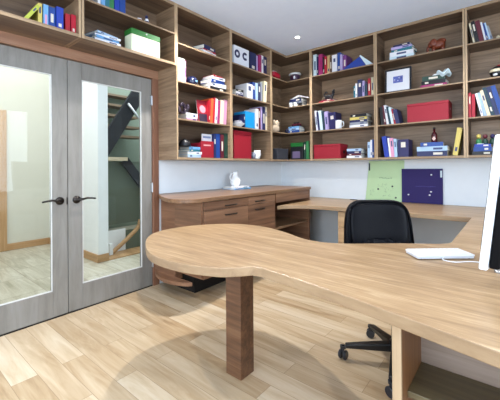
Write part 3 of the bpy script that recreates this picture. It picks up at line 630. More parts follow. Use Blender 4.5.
('R', 'B', 2.768, 0.05, 2.5295, 0.014, 0.197, 0.2, 'lightblue', -12, 'pale blue book between blue and grey books, top shelf, rightmost column of back wall', 'books standing on top shelf, rightmost column of back wall', 0),
('R', 'B', 2.782, 0.05, 2.5295, 0.02, 0.161, 0.2, 'grey', -13, 'grey book last in the standing row, top shelf, rightmost column of back wall', 'books standing on top shelf, rightmost column of back wall', 0),
('R', 'B', 2.585, 0.05, 1.7535, 0.0255, 0.264, 0.2, 'red', 0, 'red book first in the standing row, third shelf, rightmost column of back wall', 'books standing on third shelf, rightmost column of back wall', 0),
('R', 'B', 2.613, 0.05, 1.7535, 0.0295, 0.249, 0.2, 'crimson', 0, 'crimson book between red and white books, third shelf, rightmost column of back wall', 'books standing on third shelf, rightmost column of back wall', 0),
('R', 'B', 2.694, 0.05, 1.7535, 0.0215, 0.253, 0.2, 'white', -12, 'white book between crimson and pale blue books, third shelf, rightmost column of back wall', 'books standing on third shelf, rightmost column of back wall', 0),
('R', 'B', 2.718, 0.05, 1.7535, 0.0265, 0.261, 0.2, 'lightblue', -13, 'pale blue book between white and cream books, third shelf, rightmost column of back wall', 'books standing on third shelf, rightmost column of back wall', 0),
('R', 'B', 2.745, 0.05, 1.7535, 0.0295, 0.277, 0.2, 'cream', -13, 'cream book between pale blue and dark teal books, third shelf, rightmost column of back wall', 'books standing on third shelf, rightmost column of back wall', 0),
('R', 'B', 2.777, 0.05, 1.7535, 0.0325, 0.305, 0.2, 'tealdark', -14, 'dark teal book between cream and navy books, third shelf, rightmost column of back wall', 'books standing on third shelf, rightmost column of back wall', 0),
('R', 'B', 2.811, 0.05, 1.7535, 0.0345, 0.309, 0.2, 'navy', -14, 'navy book between dark teal and blue books, third shelf, rightmost column of back wall', 'books standing on third shelf, rightmost column of back wall', 0),
('R', 'B', 2.847, 0.05, 1.7535, 0.0415, 0.313, 0.2, 'blue', -14, 'blue book last in the standing row, third shelf, rightmost column of back wall', 'books standing on third shelf, rightmost column of back wall', 0),
('S', 'O', 1.358, 0.07, 2.308, 0.235, 0.0224, 0.2, 'navy', 4, 'navy book lowest in the flat pile, lower shelf above the right door', 'books piled on lower shelf above the right door', 0),
('S', 'O', 1.358, 0.07, 2.3304, 0.223, 0.0224, 0.2, 'white', -3, 'white book lying between navy and light blue books, lower shelf above the right door', 'books piled on lower shelf above the right door', 0),
('S', 'O', 1.358, 0.07, 2.3528, 0.211, 0.0224, 0.2, 'sky', 6, 'light blue book lying between white and white books, lower shelf above the right door', 'books piled on lower shelf above the right door', 0),
('S', 'O', 1.358, 0.07, 2.3752, 0.216, 0.0179, 0.2, 'white', -8, 'white book lying between light blue and pale blue books, lower shelf above the right door', 'books piled on lower shelf above the right door', 0),
('S', 'O', 1.358, 0.07, 2.3931, 0.2, 0.0179, 0.2, 'lightblue', 10, 'pale blue book topmost of the flat pile, lower shelf above the right door', 'books piled on lower shelf above the right door', 0),
('S', 'A', 2.542, 0.05, 2.5295, 0.229, 0.0408, 0.2, 'white', 8, 'white book lowest in the flat pile, top shelf, column nearest the doors', 'books piled on top shelf, column nearest the doors', 0),
('S', 'A', 2.542, 0.05, 2.5703, 0.218, 0.017, 0.2, 'red', 6, 'red book lying between white and navy books, top shelf, column nearest the doors', 'books piled on top shelf, column nearest the doors', 0),
('S', 'A', 2.542, 0.05, 2.5873, 0.213, 0.0442, 0.2, 'navy', 10, 'navy book topmost of the flat pile, top shelf, column nearest the doors', 'books piled on top shelf, column nearest the doors', 0),
('S', 'A', 2.675, 0.05, 2.1395, 0.258, 0.0496, 0.2, 'black', 0, 'black book lowest in the flat pile, second shelf, column nearest the doors', 'books piled on second shelf, column nearest the doors', 0),
('S', 'A', 2.675, 0.05, 2.1891, 0.245, 0.0446, 0.2, 'white', -5, 'white book lying between black and blue books, second shelf, column nearest the doors', 'books piled on second shelf, column nearest the doors', 0),
('S', 'A', 2.675, 0.05, 2.2337, 0.232, 0.0397, 0.2, 'blue', 4, 'blue book lying between white and white books, second shelf, column nearest the doors', 'books piled on second shelf, column nearest the doors', 0),
('S', 'A', 2.675, 0.05, 2.2734, 0.206, 0.0347, 0.2, 'white', -6, 'white book lying between blue and red books, second shelf, column nearest the doors', 'books piled on second shelf, column nearest the doors', 0),
('S', 'A', 2.675, 0.05, 2.3081, 0.155, 0.0174, 0.2, 'red', 3, 'red book topmost of the flat pile, second shelf, column nearest the doors', 'books piled on second shelf, column nearest the doors', 0),
('S', 'A', 2.274, 0.05, 1.7535, 0.15, 0.0267, 0.2, 'pink', 2, 'pink book lowest in the flat pile, third shelf, column nearest the doors', 'books piled on third shelf, column nearest the doors', 0),
('S', 'A', 2.274, 0.05, 1.7802, 0.147, 0.0533, 0.2, 'white', -3, 'white book topmost of the flat pile, third shelf, column nearest the doors', 'books piled on third shelf, column nearest the doors', 0),
('S', 'A', 2.311, 0.05, 1.3545, 0.199, 0.0358, 0.2, 'lightblue', 0, 'pale blue book lowest in the flat pile, bottom shelf, column nearest the doors', 'books piled on bottom shelf, column nearest the doors', 0),
('S', 'A', 2.311, 0.05, 1.3903, 0.189, 0.0286, 0.2, 'white', -4, 'white book lying between pale blue and teal books, bottom shelf, column nearest the doors', 'books piled on bottom shelf, column nearest the doors', 0),
('S', 'A', 2.311, 0.05, 1.4189, 0.163, 0.025, 0.2, 'teal', 5, 'teal book lying between white and light blue books, bottom shelf, column nearest the doors', 'books piled on bottom shelf, column nearest the doors', 0),
('S', 'A', 2.311, 0.05, 1.4439, 0.149, 0.0286, 0.2, 'sky', -3, 'light blue book topmost of the flat pile, bottom shelf, column nearest the doors', 'books piled on bottom shelf, column nearest the doors', 0),
('S', 'A', 3.054, 0.05, 2.1395, 0.15, 0.0365, 0.16, 'navy', 0, 'navy book lowest in the flat pile, second shelf, second column from the doors', 'books piled on second shelf, second column from the doors', 0),
('S', 'A', 3.054, 0.05, 2.176, 0.142, 0.0292, 0.16, 'white', 6, 'white book lying between navy and black books, second shelf, second column from the doors', 'books piled on second shelf, second column from the doors', 0),
('S', 'A', 3.054, 0.05, 2.2053, 0.135, 0.0292, 0.16, 'black', -5, 'black book topmost of the flat pile, second shelf, second column from the doors', 'books piled on second shelf, second column from the doors', 0),
('S', 'B', 0.444, 0.05, 2.1395, 0.227, 0.0496, 0.18, 'black', 0, 'black book lowest in the flat pile, second shelf, corner column', 'books piled on second shelf, corner column', 0),
('S', 'B', 0.444, 0.05, 2.1891, 0.218, 0.0297, 0.18, 'grey', 4, 'grey book lying between black and navy books, second shelf, corner column', 'books piled on second shelf, corner column', 0),
('S', 'B', 0.444, 0.05, 2.2188, 0.204, 0.0397, 0.18, 'navy', -3, 'navy book topmost of the flat pile, second shelf, corner column', 'books piled on second shelf, corner column', 0),
('S', 'B', 0.413, 0.05, 1.7535, 0.189, 0.0388, 0.17, 'blue', 0, 'blue book lowest in the flat pile, third shelf, corner column', 'books piled on third shelf, corner column', 0),
('S', 'B', 0.413, 0.05, 1.7923, 0.185, 0.031, 0.17, 'lightblue', -3, 'pale blue book lying between blue and light blue books, third shelf, corner column', 'books piled on third shelf, corner column', 0),
('S', 'B', 0.413, 0.05, 1.8233, 0.18, 0.0272, 0.17, 'sky', 4, 'light blue book topmost of the flat pile, third shelf, corner column', 'books piled on third shelf, corner column', 0),
('S', 'B', 0.945, 0.05, 2.1395, 0.227, 0.0233, 0.2, 'crimson', 3, 'crimson book lowest in the flat pile, second shelf, column right of the corner', 'books piled on second shelf, column right of the corner', 0),
('S', 'B', 0.945, 0.05, 2.1628, 0.182, 0.0187, 0.2, 'maroon', -4, 'maroon book topmost of the flat pile, second shelf, column right of the corner', 'books piled on second shelf, column right of the corner', 0),
('S', 'B', 1.394, 0.05, 1.7535, 0.24, 0.035, 0.2, 'white', 0, 'white book lowest in the flat pile, third shelf, column right of the corner', 'books piled on third shelf, column right of the corner', 0),
('S', 'B', 1.394, 0.05, 1.7885, 0.228, 0.035, 0.2, 'grey', 3, 'grey book lying between white and navy books, third shelf, column right of the corner', 'books piled on third shelf, column right of the corner', 0),
('S', 'B', 1.394, 0.05, 1.8235, 0.233, 0.0306, 0.2, 'navy', -2, 'navy book lying between grey and yellow books, third shelf, column right of the corner', 'books piled on third shelf, column right of the corner', 0),
('S', 'B', 1.394, 0.05, 1.8541, 0.223, 0.035, 0.2, 'yellow', 2, 'yellow book lying between navy and black books, third shelf, column right of the corner', 'books piled on third shelf, column right of the corner', 0),
('S', 'B', 1.394, 0.05, 1.8891, 0.216, 0.0394, 0.2, 'black', -3, 'black book topmost of the flat pile, third shelf, column right of the corner', 'books piled on third shelf, column right of the corner', 0),
('S', 'B', 1.332, 0.05, 1.3545, 0.199, 0.0321, 0.2, 'white', 0, 'white book lowest in the flat pile, bottom shelf, column right of the corner', 'books piled on bottom shelf, column right of the corner', 0),
('S', 'B', 1.332, 0.05, 1.3866, 0.179, 0.0276, 0.2, 'maroon', 2, 'maroon book lying between white and navy books, bottom shelf, column right of the corner', 'books piled on bottom shelf, column right of the corner', 0),
('S', 'B', 1.332, 0.05, 1.4142, 0.189, 0.0321, 0.2, 'navy', -3, 'navy book lying between maroon and pale blue books, bottom shelf, column right of the corner', 'books piled on bottom shelf, column right of the corner', 0),
('S', 'B', 1.332, 0.05, 1.4464, 0.191, 0.0321, 0.2, 'lightblue', 2, 'pale blue book topmost of the flat pile, bottom shelf, column right of the corner', 'books piled on bottom shelf, column right of the corner', 0),
('S', 'B', 2.234, 0.05, 1.3545, 0.303, 0.0589, 0.2, 'navy', 0, 'navy book lowest in the flat pile, bottom shelf, middle column of back wall', 'books piled on bottom shelf, middle column of back wall', 0),
('S', 'B', 2.234, 0.05, 1.4134, 0.309, 0.053, 0.2, 'lightblue', -3, 'pale blue book lying between navy and blue books, bottom shelf, middle column of back wall', 'books piled on bottom shelf, middle column of back wall', 0),
('S', 'B', 2.234, 0.05, 1.4664, 0.227, 0.0471, 0.2, 'blue', 4, 'blue book topmost of the flat pile, bottom shelf, middle column of back wall', 'books piled on bottom shelf, middle column of back wall', 0),
('S', 'B', 1.921, 0.06, 2.5295, 0.272, 0.0503, 0.2, 'ice', 0, 'icy white book lowest in the flat pile, top shelf, middle column of back wall', 'books piled on top shelf, middle column of back wall', 0),
('S', 'B', 1.921, 0.06, 2.5798, 0.261, 0.0503, 0.2, 'white', 5, 'white book lying between icy white and teal books, top shelf, middle column of back wall', 'books piled on top shelf, middle column of back wall', 0),
('S', 'B', 1.921, 0.06, 2.63, 0.239, 0.0302, 0.2, 'teal', -6, 'teal book lying between white and lilac books, top shelf, middle column of back wall', 'books piled on top shelf, middle column of back wall', 0),
('S', 'B', 1.921, 0.06, 2.6602, 0.228, 0.0302, 0.2, 'lilac', 6, 'lilac book lying between teal and navy books, top shelf, middle column of back wall', 'books piled on top shelf, middle column of back wall', 0),
('S', 'B', 1.921, 0.06, 2.6904, 0.19, 0.0251, 0.2, 'navy', -4, 'navy book topmost of the flat pile, top shelf, middle column of back wall', 'books piled on top shelf, middle column of back wall', 0),
('S', 'B', 2.255, 0.06, 2.1395, 0.262, 0.035, 0.2, 'magenta', 2, 'magenta book lowest in the flat pile, second shelf, middle column of back wall', 'books piled on second shelf, middle column of back wall', 0),
('S', 'B', 2.255, 0.06, 2.1745, 0.244, 0.045, 0.2, 'black', -3, 'black book lying between magenta and dark green books, second shelf, middle column of back wall', 'books piled on second shelf, middle column of back wall', 0),
('S', 'B', 2.255, 0.06, 2.2195, 0.223, 0.05, 0.2, 'forest', 4, 'dark green book topmost of the flat pile, second shelf, middle column of back wall', 'books piled on second shelf, middle column of back wall', 0),
('S', 'B', 2.703, 0.05, 1.3545, 0.175, 0.0398, 0.2, 'black', 0, 'black book lowest in the flat pile, bottom shelf, rightmost column of back wall', 'books piled on bottom shelf, rightmost column of back wall', 0),
('S', 'B', 2.703, 0.05, 1.3943, 0.158, 0.0442, 0.2, 'blue', -2, 'blue book lying between black and royal blue books, bottom shelf, rightmost column of back wall', 'books piled on bottom shelf, rightmost column of back wall', 0),
('S', 'B', 2.703, 0.05, 1.4385, 0.14, 0.031, 0.2, 'royal', 3, 'royal blue book topmost of the flat pile, bottom shelf, rightmost column of back wall', 'books piled on bottom shelf, rightmost column of back wall', 0),
]

rnd = random.Random(3)
for b in BOOKS:
    dark = b[8] in ('navy','blue','royal','black','forest','indigo','maroon','purple','brown','tealdark','red','crimson','teal','magenta','green')
    tm = mat('title_light', (214,206,190), .5) if dark else mat('title_dark', (60,70,110), .5)
    if b[0] == 'R':
        _, w, u, v, z, th, h, dep, c, tl, L_, grp, ttl = b
        hz = h*math.cos(R(abs(tl)))
        vv = v + rnd.uniform(-.008, .012)
        if tl > 0: pu = u + th*.5      # turn about the base corner on the leaning side
        loc, rz = frame(w, u+th/2, vv, z)
        sz = th/2*math.sin(R(abs(tl)))
        loc = (loc[0], loc[1], z + sz + .0005)
        r_ = thing('book', L_, 'book', loc, rz, grp)
        r_.rotation_euler = (Matrix.Rotation(rz, 4, 'Z') @ Matrix.Rotation(R(tl), 4, 'Y')).to_euler()
        book(r_, th-.0012, h, min(dep, SD-.02-vv), bmat(c), ttl or (1 if th > .016 and rnd.random() < .75 else 0), bmat('pink') if ttl == 2 else tm)
    else:
        _, w, u, v, z, ww, t, dep, c, ang, L_, grp, _x = b
        loc, rz = frame(w, u, v, z+.0003)
        r_ = thing('book', L_, 'book', loc, 0, grp)
        M = Matrix.Rotation(rz+R(ang), 4, 'Z') @ Matrix.Rotation(R(90), 4, 'Y')
        # lying flat: thickness up, height along the shelf
        inner = Matrix.Translation((-ww/2, 0, t/2))
        r_.matrix_world = Matrix.Translation(Vector(loc)) @ Matrix.Rotation(rz+R(ang), 4, 'Z') @ inner @ Matrix.Rotation(R(90), 4, 'Y')
        book(r_, t-.0006, ww, dep*.92, bmat(c), 1 if t > .016 else 0, tm)

def put(name, label, cat, w, u, v, z, rz=0, group=None):
    loc, r0 = frame(w, u, v, z); return thing(name, label, cat, (loc[0], loc[1], z+.0004), r0+rz, group)
S1, S2, S3, S4 = 2.5295, 2.1395, 1.7535, 1.3545
RED = mat('red_box_board', (150,18,38), .55)
def boxfile(label, w, u0, u1, z, h, v, dep, m=RED, name='storage_box', lidm=None, lf=.86):
    t = put(name, label, 'box', w, (u0+u1)/2, v, z); hw = (u1-u0)/2
    bx('body', (-hw, hw, 0, dep, 0, h*lf), m, t, .003)
    l = bx('lid', (-hw-.002, hw+.002, -.002, dep+.002, h*lf+.0005, h), lidm or m, t, .003)
    return t
t = boxfile('tall red storage box on bottom shelf left of the grey cup', 'A', 2.93, 3.268, S4, .352, .04, .22)
t = boxfile('long red storage box on bottom shelf just right of the corner unit', 'B', .752, 1.15, S4, .2, .035, .24)
bx('label_holder', (.201, .204, .08, .14, .07, .11), METAL, t)
t = boxfile('long red storage box on third shelf under the picture frame column', 'B', 1.985, 2.404, S3, .218, .035, .25)
bm = MB(); lathe(bm, [(.012, 0), (.012, .003)], 14, cx=.2125, cy=.1, cz=.13, axis='x'); obj('ring_pull', bm, STEEL, t)
# red magazine file and papers behind it
t = put('magazine_file', 'red magazine file in front of a white folder, bottom shelf nearest the doors', 'box', 'A', 2.492, .045, S4)
bm = MB(); box(bm, -.095, .095, 0, .012, 0, .19); box(bm, -.095, -.088, .012, .2, 0, .17); box(bm, .088, .095, .012, .2, 0, .17); box(bm, -.088, .088, .012, .2, 0, .01); obj('body', bm, RED, t, .002)
bx('title_label', (-.06, .05, -.001, 0, .135, .15), mat('title_pinkish', (226,160,160), .5), t)
t = put('folder', 'white folder standing inside the red magazine file, bottom shelf nearest the doors', 'folder', 'A', 2.51, .075, S4+.0105)
bx('cover', (-.075, .075, 0, .004, 0, .262), bmat('white'), t); bx('paper_sheets', (-.072, .072, .0045, .014, 0, .255), PAPER, t)
bx('title_label', (-.06, .06, -.001, 0, .215, .238), mat('grey_blue_print', (130,145,180), .6), t)
# red magazine with dark picture
t = put('magazine', 'red magazine with a dark round picture facing out, third shelf nearest the doors', 'magazine', 'A', 2.455, .06, S3)
t.rotation_euler = (Matrix.Rotation(PI/2, 4, 'Z') @ Matrix.Rotation(R(-9), 4, 'X')).to_euler()
bx('cover', (-.075, .075, 0, .006, 0, .255), mat('magazine_red', (150,26,44), .4), t); bx('paper_sheets', (-.073, .073, .006, .014, .002, .253), PAPER, t)
bm = MB(); lathe(bm, [(.045, -.001), (.045, 0)], 28, axis='y', cx=.0, cz=.155); obj('picture', bm, mat('picture_lilac', (196,140,150), .5), t)
bx('picture', (-.065, .06, -.001, 0, .01, .1), mat('picture_dark', (42,30,52), .5), t)
# cream box with green lid above the doors
t = boxfile('cream storage box with dark green lid on shelf above the right door', 'O', 1.55, 1.85, 2.308, .21, .02, .12, mat('cream_board', (222,226,196), .6), 'storage_box', mat('green_board', (40,112,44), .5), .76)
bm = MB(); lathe(bm, [(.008, 0), (.008, .004)], 12, axis='y', cy=-.0065, cz=.19); obj('stud', bm, STEEL, t)
# white box with blue rings
t = put('gift_box', 'white box with big navy ring prints on top shelf of second column', 'box', 'A', 3.09, .05, S1)
bx('body', (-.14, .155, 0, .2, 0, .25), mat('white_card', (226,230,238), .5), t, .003)
for cx_, a0, a1 in ((-.075, 0, 360), (.075, 40, 320)):
    bm = MB(); n = 24; ri, ro = .022, .052
    vs = []
    for k in range(n+1):
        a = R(a0+(a1-a0)*k/n)
        vs.append([bm.verts.new((cx_+r*math.cos(a), y, .15+r*math.sin(a))) for r, y in ((ri, -.001), (ro, -.001), (ro, 0), (ri, 0))])
    for p_, q_ in zip(vs, vs[1:]):
        for i in range(4): bm.faces.new((p_[i], p_[(i+1) % 4], q_[(i+1) % 4], q_[i]))
    obj('ring_print', bm, bmat('navy'), t)
# lathed pots, cups and bowls
def pot(name, label, cat, w, u, v, z, prof, m, seg=28, group=None):
    t = put(name, label, cat, w, u, v, z); bm = MB(); lathe(bm, prof, seg); obj('body', bm, m, t, smooth=True); return t
t = pot('vase', 'round dark navy vase on second shelf nearest the doors', 'vase', 'A', 2.315, .1, S2, [(.03,0),(.055,.02),(.066,.05),(.058,.085),(.035,.105),(.03,.108),(.026,.105),(.03,.09),(.001,.03)], mat('navy_glaze', (26,32,62), .15, coat=.5))
bm = MB(); superell(bm, .014, .004, .012, .8, .8, 16, 8, None, (.01, -.066, .05)); obj('glaze_spot', bm, bmat('sky'), t, smooth=True)
pot('bowl', 'upturned black bowl resting on the book pile, bottom shelf nearest the doors', 'bowl', 'A', 2.21, .1, 1.4735+.0045, [(.068,0),(.068,.006),(.06,.04),(.042,.064),(.02,.072),(.02,.078),(.001,.078)], mat('black_glaze', (22,22,26), .35))
t = pot('bowl', 'white bowl holding grey cloth on third shelf of second column', 'bowl', 'A', 3.06, .09, S3, [(.04,0),(.045,.006),(.09,.045),(.094,.05),(.09,.05),(.04,.012),(.001,.01)], CERAM)
bm = MB(); superell(bm, .06, .06, .035, .9, .9, 24, 12, lambda x, y, z: (x+.01*math.sin(y*90), y, z+.008*math.sin(x*80)), (-.01, 0, .055)); obj('grey_cloth', bm, mat('grey_cloth', (120,120,130), .9), t, smooth=True)
for u_, v_, hh_, lb in ((3.37, .09, .09, 'small grey beaker beside the white cup right of the tall red box'),):
    pot('beaker', lb, 'cup', 'A', u_, v_, S4, [(.024,0),(.03,hh_),(.027,hh_),(.022,.008),(.001,.007)], mat('grey_ceramic', (140,144,158), .4))
t = pot('cup', 'white cup on bottom shelf right of the tall red box', 'cup', 'A', 3.45, .09, S4, [(.035,0),(.045,.02),(.05,.12),(.046,.12),(.04,.025),(.001,.02)], CERAM)
bm = MB(); tube(bm, smoothpts([(.048,0,.1),(.075,0,.09),(.078,0,.05),(.045,0,.03)], 4), .006, 8); obj('handle', bm, CERAM, t, smooth=True)
t = pot('mug', 'white mug on third shelf right of the leaning books', 'mug', 'B', 1.118, .06, S3, [(.036,0),(.042,.01),(.043,.118),(.039,.118),(.037,.015),(.001,.012)], CERAM)
bm = MB(); tube(bm, smoothpts([(.04,0,.095),(.068,0,.09),(.07,0,.045),(.038,0,.03)], 5), .006, 8); obj('handle', bm, CERAM, t, smooth=True)
# two little ornaments on the upper over-door shelf
t = put('cup', 'tiny red and white cup on upper shelf above the right door', 'cup', 'O', 1.67, .09, 2.6125)
bm = MB(); lathe(bm, [(.018,0),(.024,.045),(.021,.045),(.016,.006),(.001,.005)], 16); obj('body', bm, bmat('white'), t, smooth=True)
bm = MB(); lathe(bm, [(.0225,.02),(.0245,.035)], 16); obj('red_band', bm, bmat('red'), t)
t = put('figurine', 'tiny navy and white figurine on upper shelf above the right door', 'figurine', 'O', 1.75, .09, 2.6125)
bm = MB(); lathe(bm, [(.018,0),(.024,.02),(.02,.05),(.012,.075)], 14); obj('body', bm, bmat('navy'), t, smooth=True)
bm = MB(); superell(bm, .014, .014, .016, 1, 1, 14, 10, None, (0, 0, .09)); obj('head', bm, bmat('navy'), t, smooth=True)
bm = MB(); lathe(bm, [(.0215,.045),(.014,.07)], 14); obj('scarf', bm, bmat('white'), t, smooth=True)
# knotted dark sculpture
t = put('sculpture', 'small dark purple branching sculpture on third shelf nearest the doors', 'sculpture', 'A', 2.21, .11, 1.8235+.002)
bm = MB(); tube(bm, smoothpts([(-.05,0,.012),(-.055,.01,.06),(-.02,.0,.11),(.02,0,.06),(-.01,-.02,.03),(.03,.01,.02),(.06,0,.07),(.05,.01,.11)], 5), .018, 10); superell(bm, .055, .03, .014, .8, .8, 20, 8, None, (0, 0, .012)); obj('body', bm, mat('dark_purple_stone', (52,38,52), .4), t, smooth=True)
# corner unit
t = put('pouch', 'small red and white pouch on top shelf of the corner unit', 'pouch', 'A', 3.86, .07, S1)
bm = MB(); superell(bm, .1, .06, .045, .7, .7, 28, 14, lambda x, y, z: (x, y, z-.012*x/.1), (0, 0, .058)); obj('body', bm, bmat('crimson'), t, smooth=True)
bm = MB(); superell(bm, .06, .04, .012, .7, .7, 24, 10, None, (-.03, 0, .1)); obj('flap', bm, bmat('white'), t, smooth=True)
t = put('tureen', 'dark lidded jar with wide white lid on top shelf of the corner unit', 'jar', 'B', .405, .11, S1)
bm = MB(); lathe(bm, [(.05,0),(.07,.02),(.076,.06),(.07,.1),(.001,.1)], 28); obj('body', bm, mat('plum_glaze', (70,44,66), .3), t, smooth=True)
bm = MB(); lathe(bm, [(.095,.1005),(.098,.108),(.085,.125),(.03,.136),(.001,.137)], 28); obj('lid', bm, CERAM, t, smooth=True)
bm = MB(); superell(bm, .018, .004, .025, .8, .8, 16, 8, None, (.03, -.071, .05)); obj('painted_flower', bm, bmat('white'), t, smooth=True)
t = put('open_book', 'white open book face-down like a roof on the corner unit pile', 'book', 'B', .495, .06, S2+.108)
bm = MB()
for s in (-1, 1):
    vs = [bm.verts.new(p) for p in ((0, 0, .055), (s*.155, 0, .004), (s*.155, .17, .004), (0, .17, .055), (0, 0, .063), (s*.158, 0, .012), (s*.158, .17, .012), (0, .17, .063))]
    for f in ((0,1,2,3),(4,7,6,5),(0,4,5,1),(1,5,6,2),(2,6,7,3),(3,7,4,0)): bm.faces.new([vs[i] for i in f])
obj('cover', bm, bmat('white'), t)
bm = MB()
for s in (-1, 1):
    vs = [bm.verts.new(p) for p in ((0, .004, .04), (s*.15, .004, .001), (s*.15, .166, .001), (0, .166, .04), (0, .004, .054), (s*.15, .004, .005), (s*.15, .166, .005), (0, .166, .054))]
    for f in ((0,1,2,3),(4,7,6,5),(0,4,5,1),(1,5,6,2),(2,6,7,3),(3,7,4,0)): bm.faces.new([vs[i] for i in f])
obj('page_block', bm, PAPER, t)
for u_, lb in ((.385, 'small white pot below the open book, left one on the corner shelf'), (.46, 'small white pot below the open book, right one on the corner shelf')):
    pot('pot', lb, 'pot', 'B', u_, .015, S2, [(.022,0),(.026,.01),(.026,.05),(.018,.062),(.001,.062)], CERAM, 16)
t = put('cat_figurine', 'cream cat-shaped figurine on third shelf of the corner unit', 'figurine', 'A', 3.91, .1, S3)
bm = MB(); superell(bm, .07, .05, .075, .9, .8, 28, 16, lambda x, y, z: (x*(1-.25*z/.075), y, z), (0, 0, .075)); obj('body', bm, mat('cream_plush', (214,192,164), .85), t, smooth=True)
hd = MB(); superell(hd, .06, .045, .045, .9, .8, 24, 14, None, (0, -.012, .13)); hd = obj('head', hd, mat('cream_plush', (0,0,0)), t, smooth=True)
for s in (-1, 1):
    bm = MB(); lathe(bm, [(.02, 0), (.012, .025), (.001, .045)], 10, cx=s*.038, cy=-.005, cz=.155); obj('ear', bm, mat('cream_plush', (0,0,0)), hd, smooth=True)
    bm = MB(); superell(bm, .006, .004, .006, 1, 1, 10, 6, None, (s*.02, -.056, .135)); obj('eye', bm, PLAST, hd, smooth=True)
pot('ball', 'dark ball beside the blue books on third corner shelf', 'ball', 'A', 4.19, .07, S3, [(.001,0),(.02,.004),(.036,.02),(.04,.04),(.036,.06),(.02,.076),(.001,.08)], mat('dark_ball', (30,32,60), .5))
t = put('toy_car', 'small dark red toy car on the blue books in the corner unit', 'toy', 'B', .43, .1, S3+.0925)
bm = MB(); box(bm, -.07, .07, -.03, .03, .012, .045); obj('body', bm, bmat('maroon'), t, .008)
bm = MB(); box(bm, -.04, .04, -.026, .026, .0455, .07); obj('cabin', bm, bmat('black'), t, .008)
for sx in (-.045, .045):
    for sy in (-.032, .032): bm = MB(); lathe(bm, [(.014, -.004), (.014, .004)], 14, axis='y', cx=sx, cy=sy, cz=.014); obj('wheel', bm, PLAST, t)
t = put('basket', 'dark grey woven basket on bottom shelf of the corner unit', 'basket', 'A', 3.99, .1, S4)
bm = MB(); pr = [(-.13, -.07), (.13, -.07), (.13, .08), (-.13, .08)]
for k in range(9):
    z = k*.018; s = 1+.008*k; o_ = .003 if k % 2 else 0
    for (a, b) in zip(pr, pr[1:]+pr[:1]):
        tube(bm, [(a[0]*s, a[1]*s, z+.009), (b[0]*s, b[1]*s, z+.009)], .0095, 6)
box(bm, -.125, .125, -.065, .075, .002, .01); obj('body', bm, mat('grey_weave', (66,68,76), .8), t)
t = put('tin', 'green box with dark printed front on bottom shelf of the corner unit', 'box', 'B', .45, .06, S4)
bx('body', (-.1, .105, 0, .19, 0, .19), bmat('black'), t, .004)
bx('lid', (-.103, .108, -.003, .193, .1905, .25), mat('leaf_green', (30,104,44), .45), t, .006)
bx('printed_picture', (-.07, .06, -.001, 0, .02, .12), mat('print_mauve', (110,96,128), .5), t)
# blue ring binder and white booklet sliding on top shelf right of corner
t = put('ring_binder', 'blue ring binder slumped beside the purple book on top shelf right of corner', 'binder', 'B', 1.30, .06, S1+.002)
bm = MB(); vs = [bm.verts.new(p) for p in ((-.12,0,0),(.2,0,0),(.2,.2,0),(-.12,.2,0),(-.1,0,.035),(.12,0,.15),(.12,.2,.15),(-.1,.2,.035))]
for f in ((0,3,2,1),(4,5,6,7),(0,1,5,4),(1,2,6,5),(2,3,7,6),(3,0,4,7)): bm.faces.new([vs[i] for i in f])
obj('cover', bm, mat('binder_blue', (30,62,150), .4), t, .004)
t = put('booklet', 'white booklet leaning on the blue ring binder, top shelf', 'booklet', 'B', 1.555, .05, S1)
bm = MB(); vs = [bm.verts.new(p) for p in ((-.045,0,.001),(.05,0,.001),(.05,.17,.001),(-.045,.17,.001),(-.14,0,.152),(-.13,0,.163),(-.13,.17,.163),(-.14,.17,.152))]
for f in ((0,3,2,1),(4,5,6,7),(0,1,5,4),(1,2,6,5),(2,3,7,6),(3,0,4,7)): bm.faces.new([vs[i] for i in f])
obj('cover', bm, bmat('ice'), t, .002)
# black dragon-like carving
t = put('carving', 'black carved animal figure on second shelf right of corner', 'figurine', 'B', .965, .1, S2+.0345)
bm = MB(); superell(bm, .06, .03, .035, .8, .8, 26, 14, None, (0, 0, .045)); tube(bm, smoothpts([(.04,0,.05),(.065,0,.09),(.055,0,.125),(.08,-.01,.13)], 5), [.022]*5+[.018]*5+[.012]*6, 10)
for sx in (-.04, .04):
    for sy in (-.018, .018): tube(bm, [(sx, sy, .04), (sx*1.1, sy, .0)], [.014, .01], 8)
tube(bm, smoothpts([(-.05,0,.05),(-.075,0,.08),(-.05,0,.12),(-.03,0,.10)], 4), .011, 8)
obj('body', bm, mat('black_carving', (22,22,28), .35), t, smooth=True)
# brown wooden mask / elephant bookend
t = put('elephant_carving', 'reddish brown wooden elephant carving on top shelf of middle column', 'figurine', 'B', 2.29, .1, S1)
bm = MB(); superell(bm, .068, .045, .05, .75, .75, 30, 16, None, (.015, 0, .09))
superell(bm, .036, .03, .038, .9, .9, 22, 12, None, (-.055, 0, .105)); superell(bm, .034, .01, .04, .8, .8, 20, 10, None, (-.03, -.04, .115)); superell(bm, .05, .03, .03, .9, .9, 22, 12, None, (.04, 0, .125))
tube(bm, smoothpts([(-.08,0,.095),(-.095,0,.06),(-.092,0,.02),(-.1,-.0,.008)], 4), [.016]*4+[.013]*4+[.009]*5, 10)
for sx in (-.03, .06):
    for sy in (-.025, .025): tube(bm, [(sx, sy, .07), (sx, sy, .0)], [.02, .018], 10)
obj('body', bm, mat('red_wood', (112,50,26), .4, bump=.1), t, smooth=True)
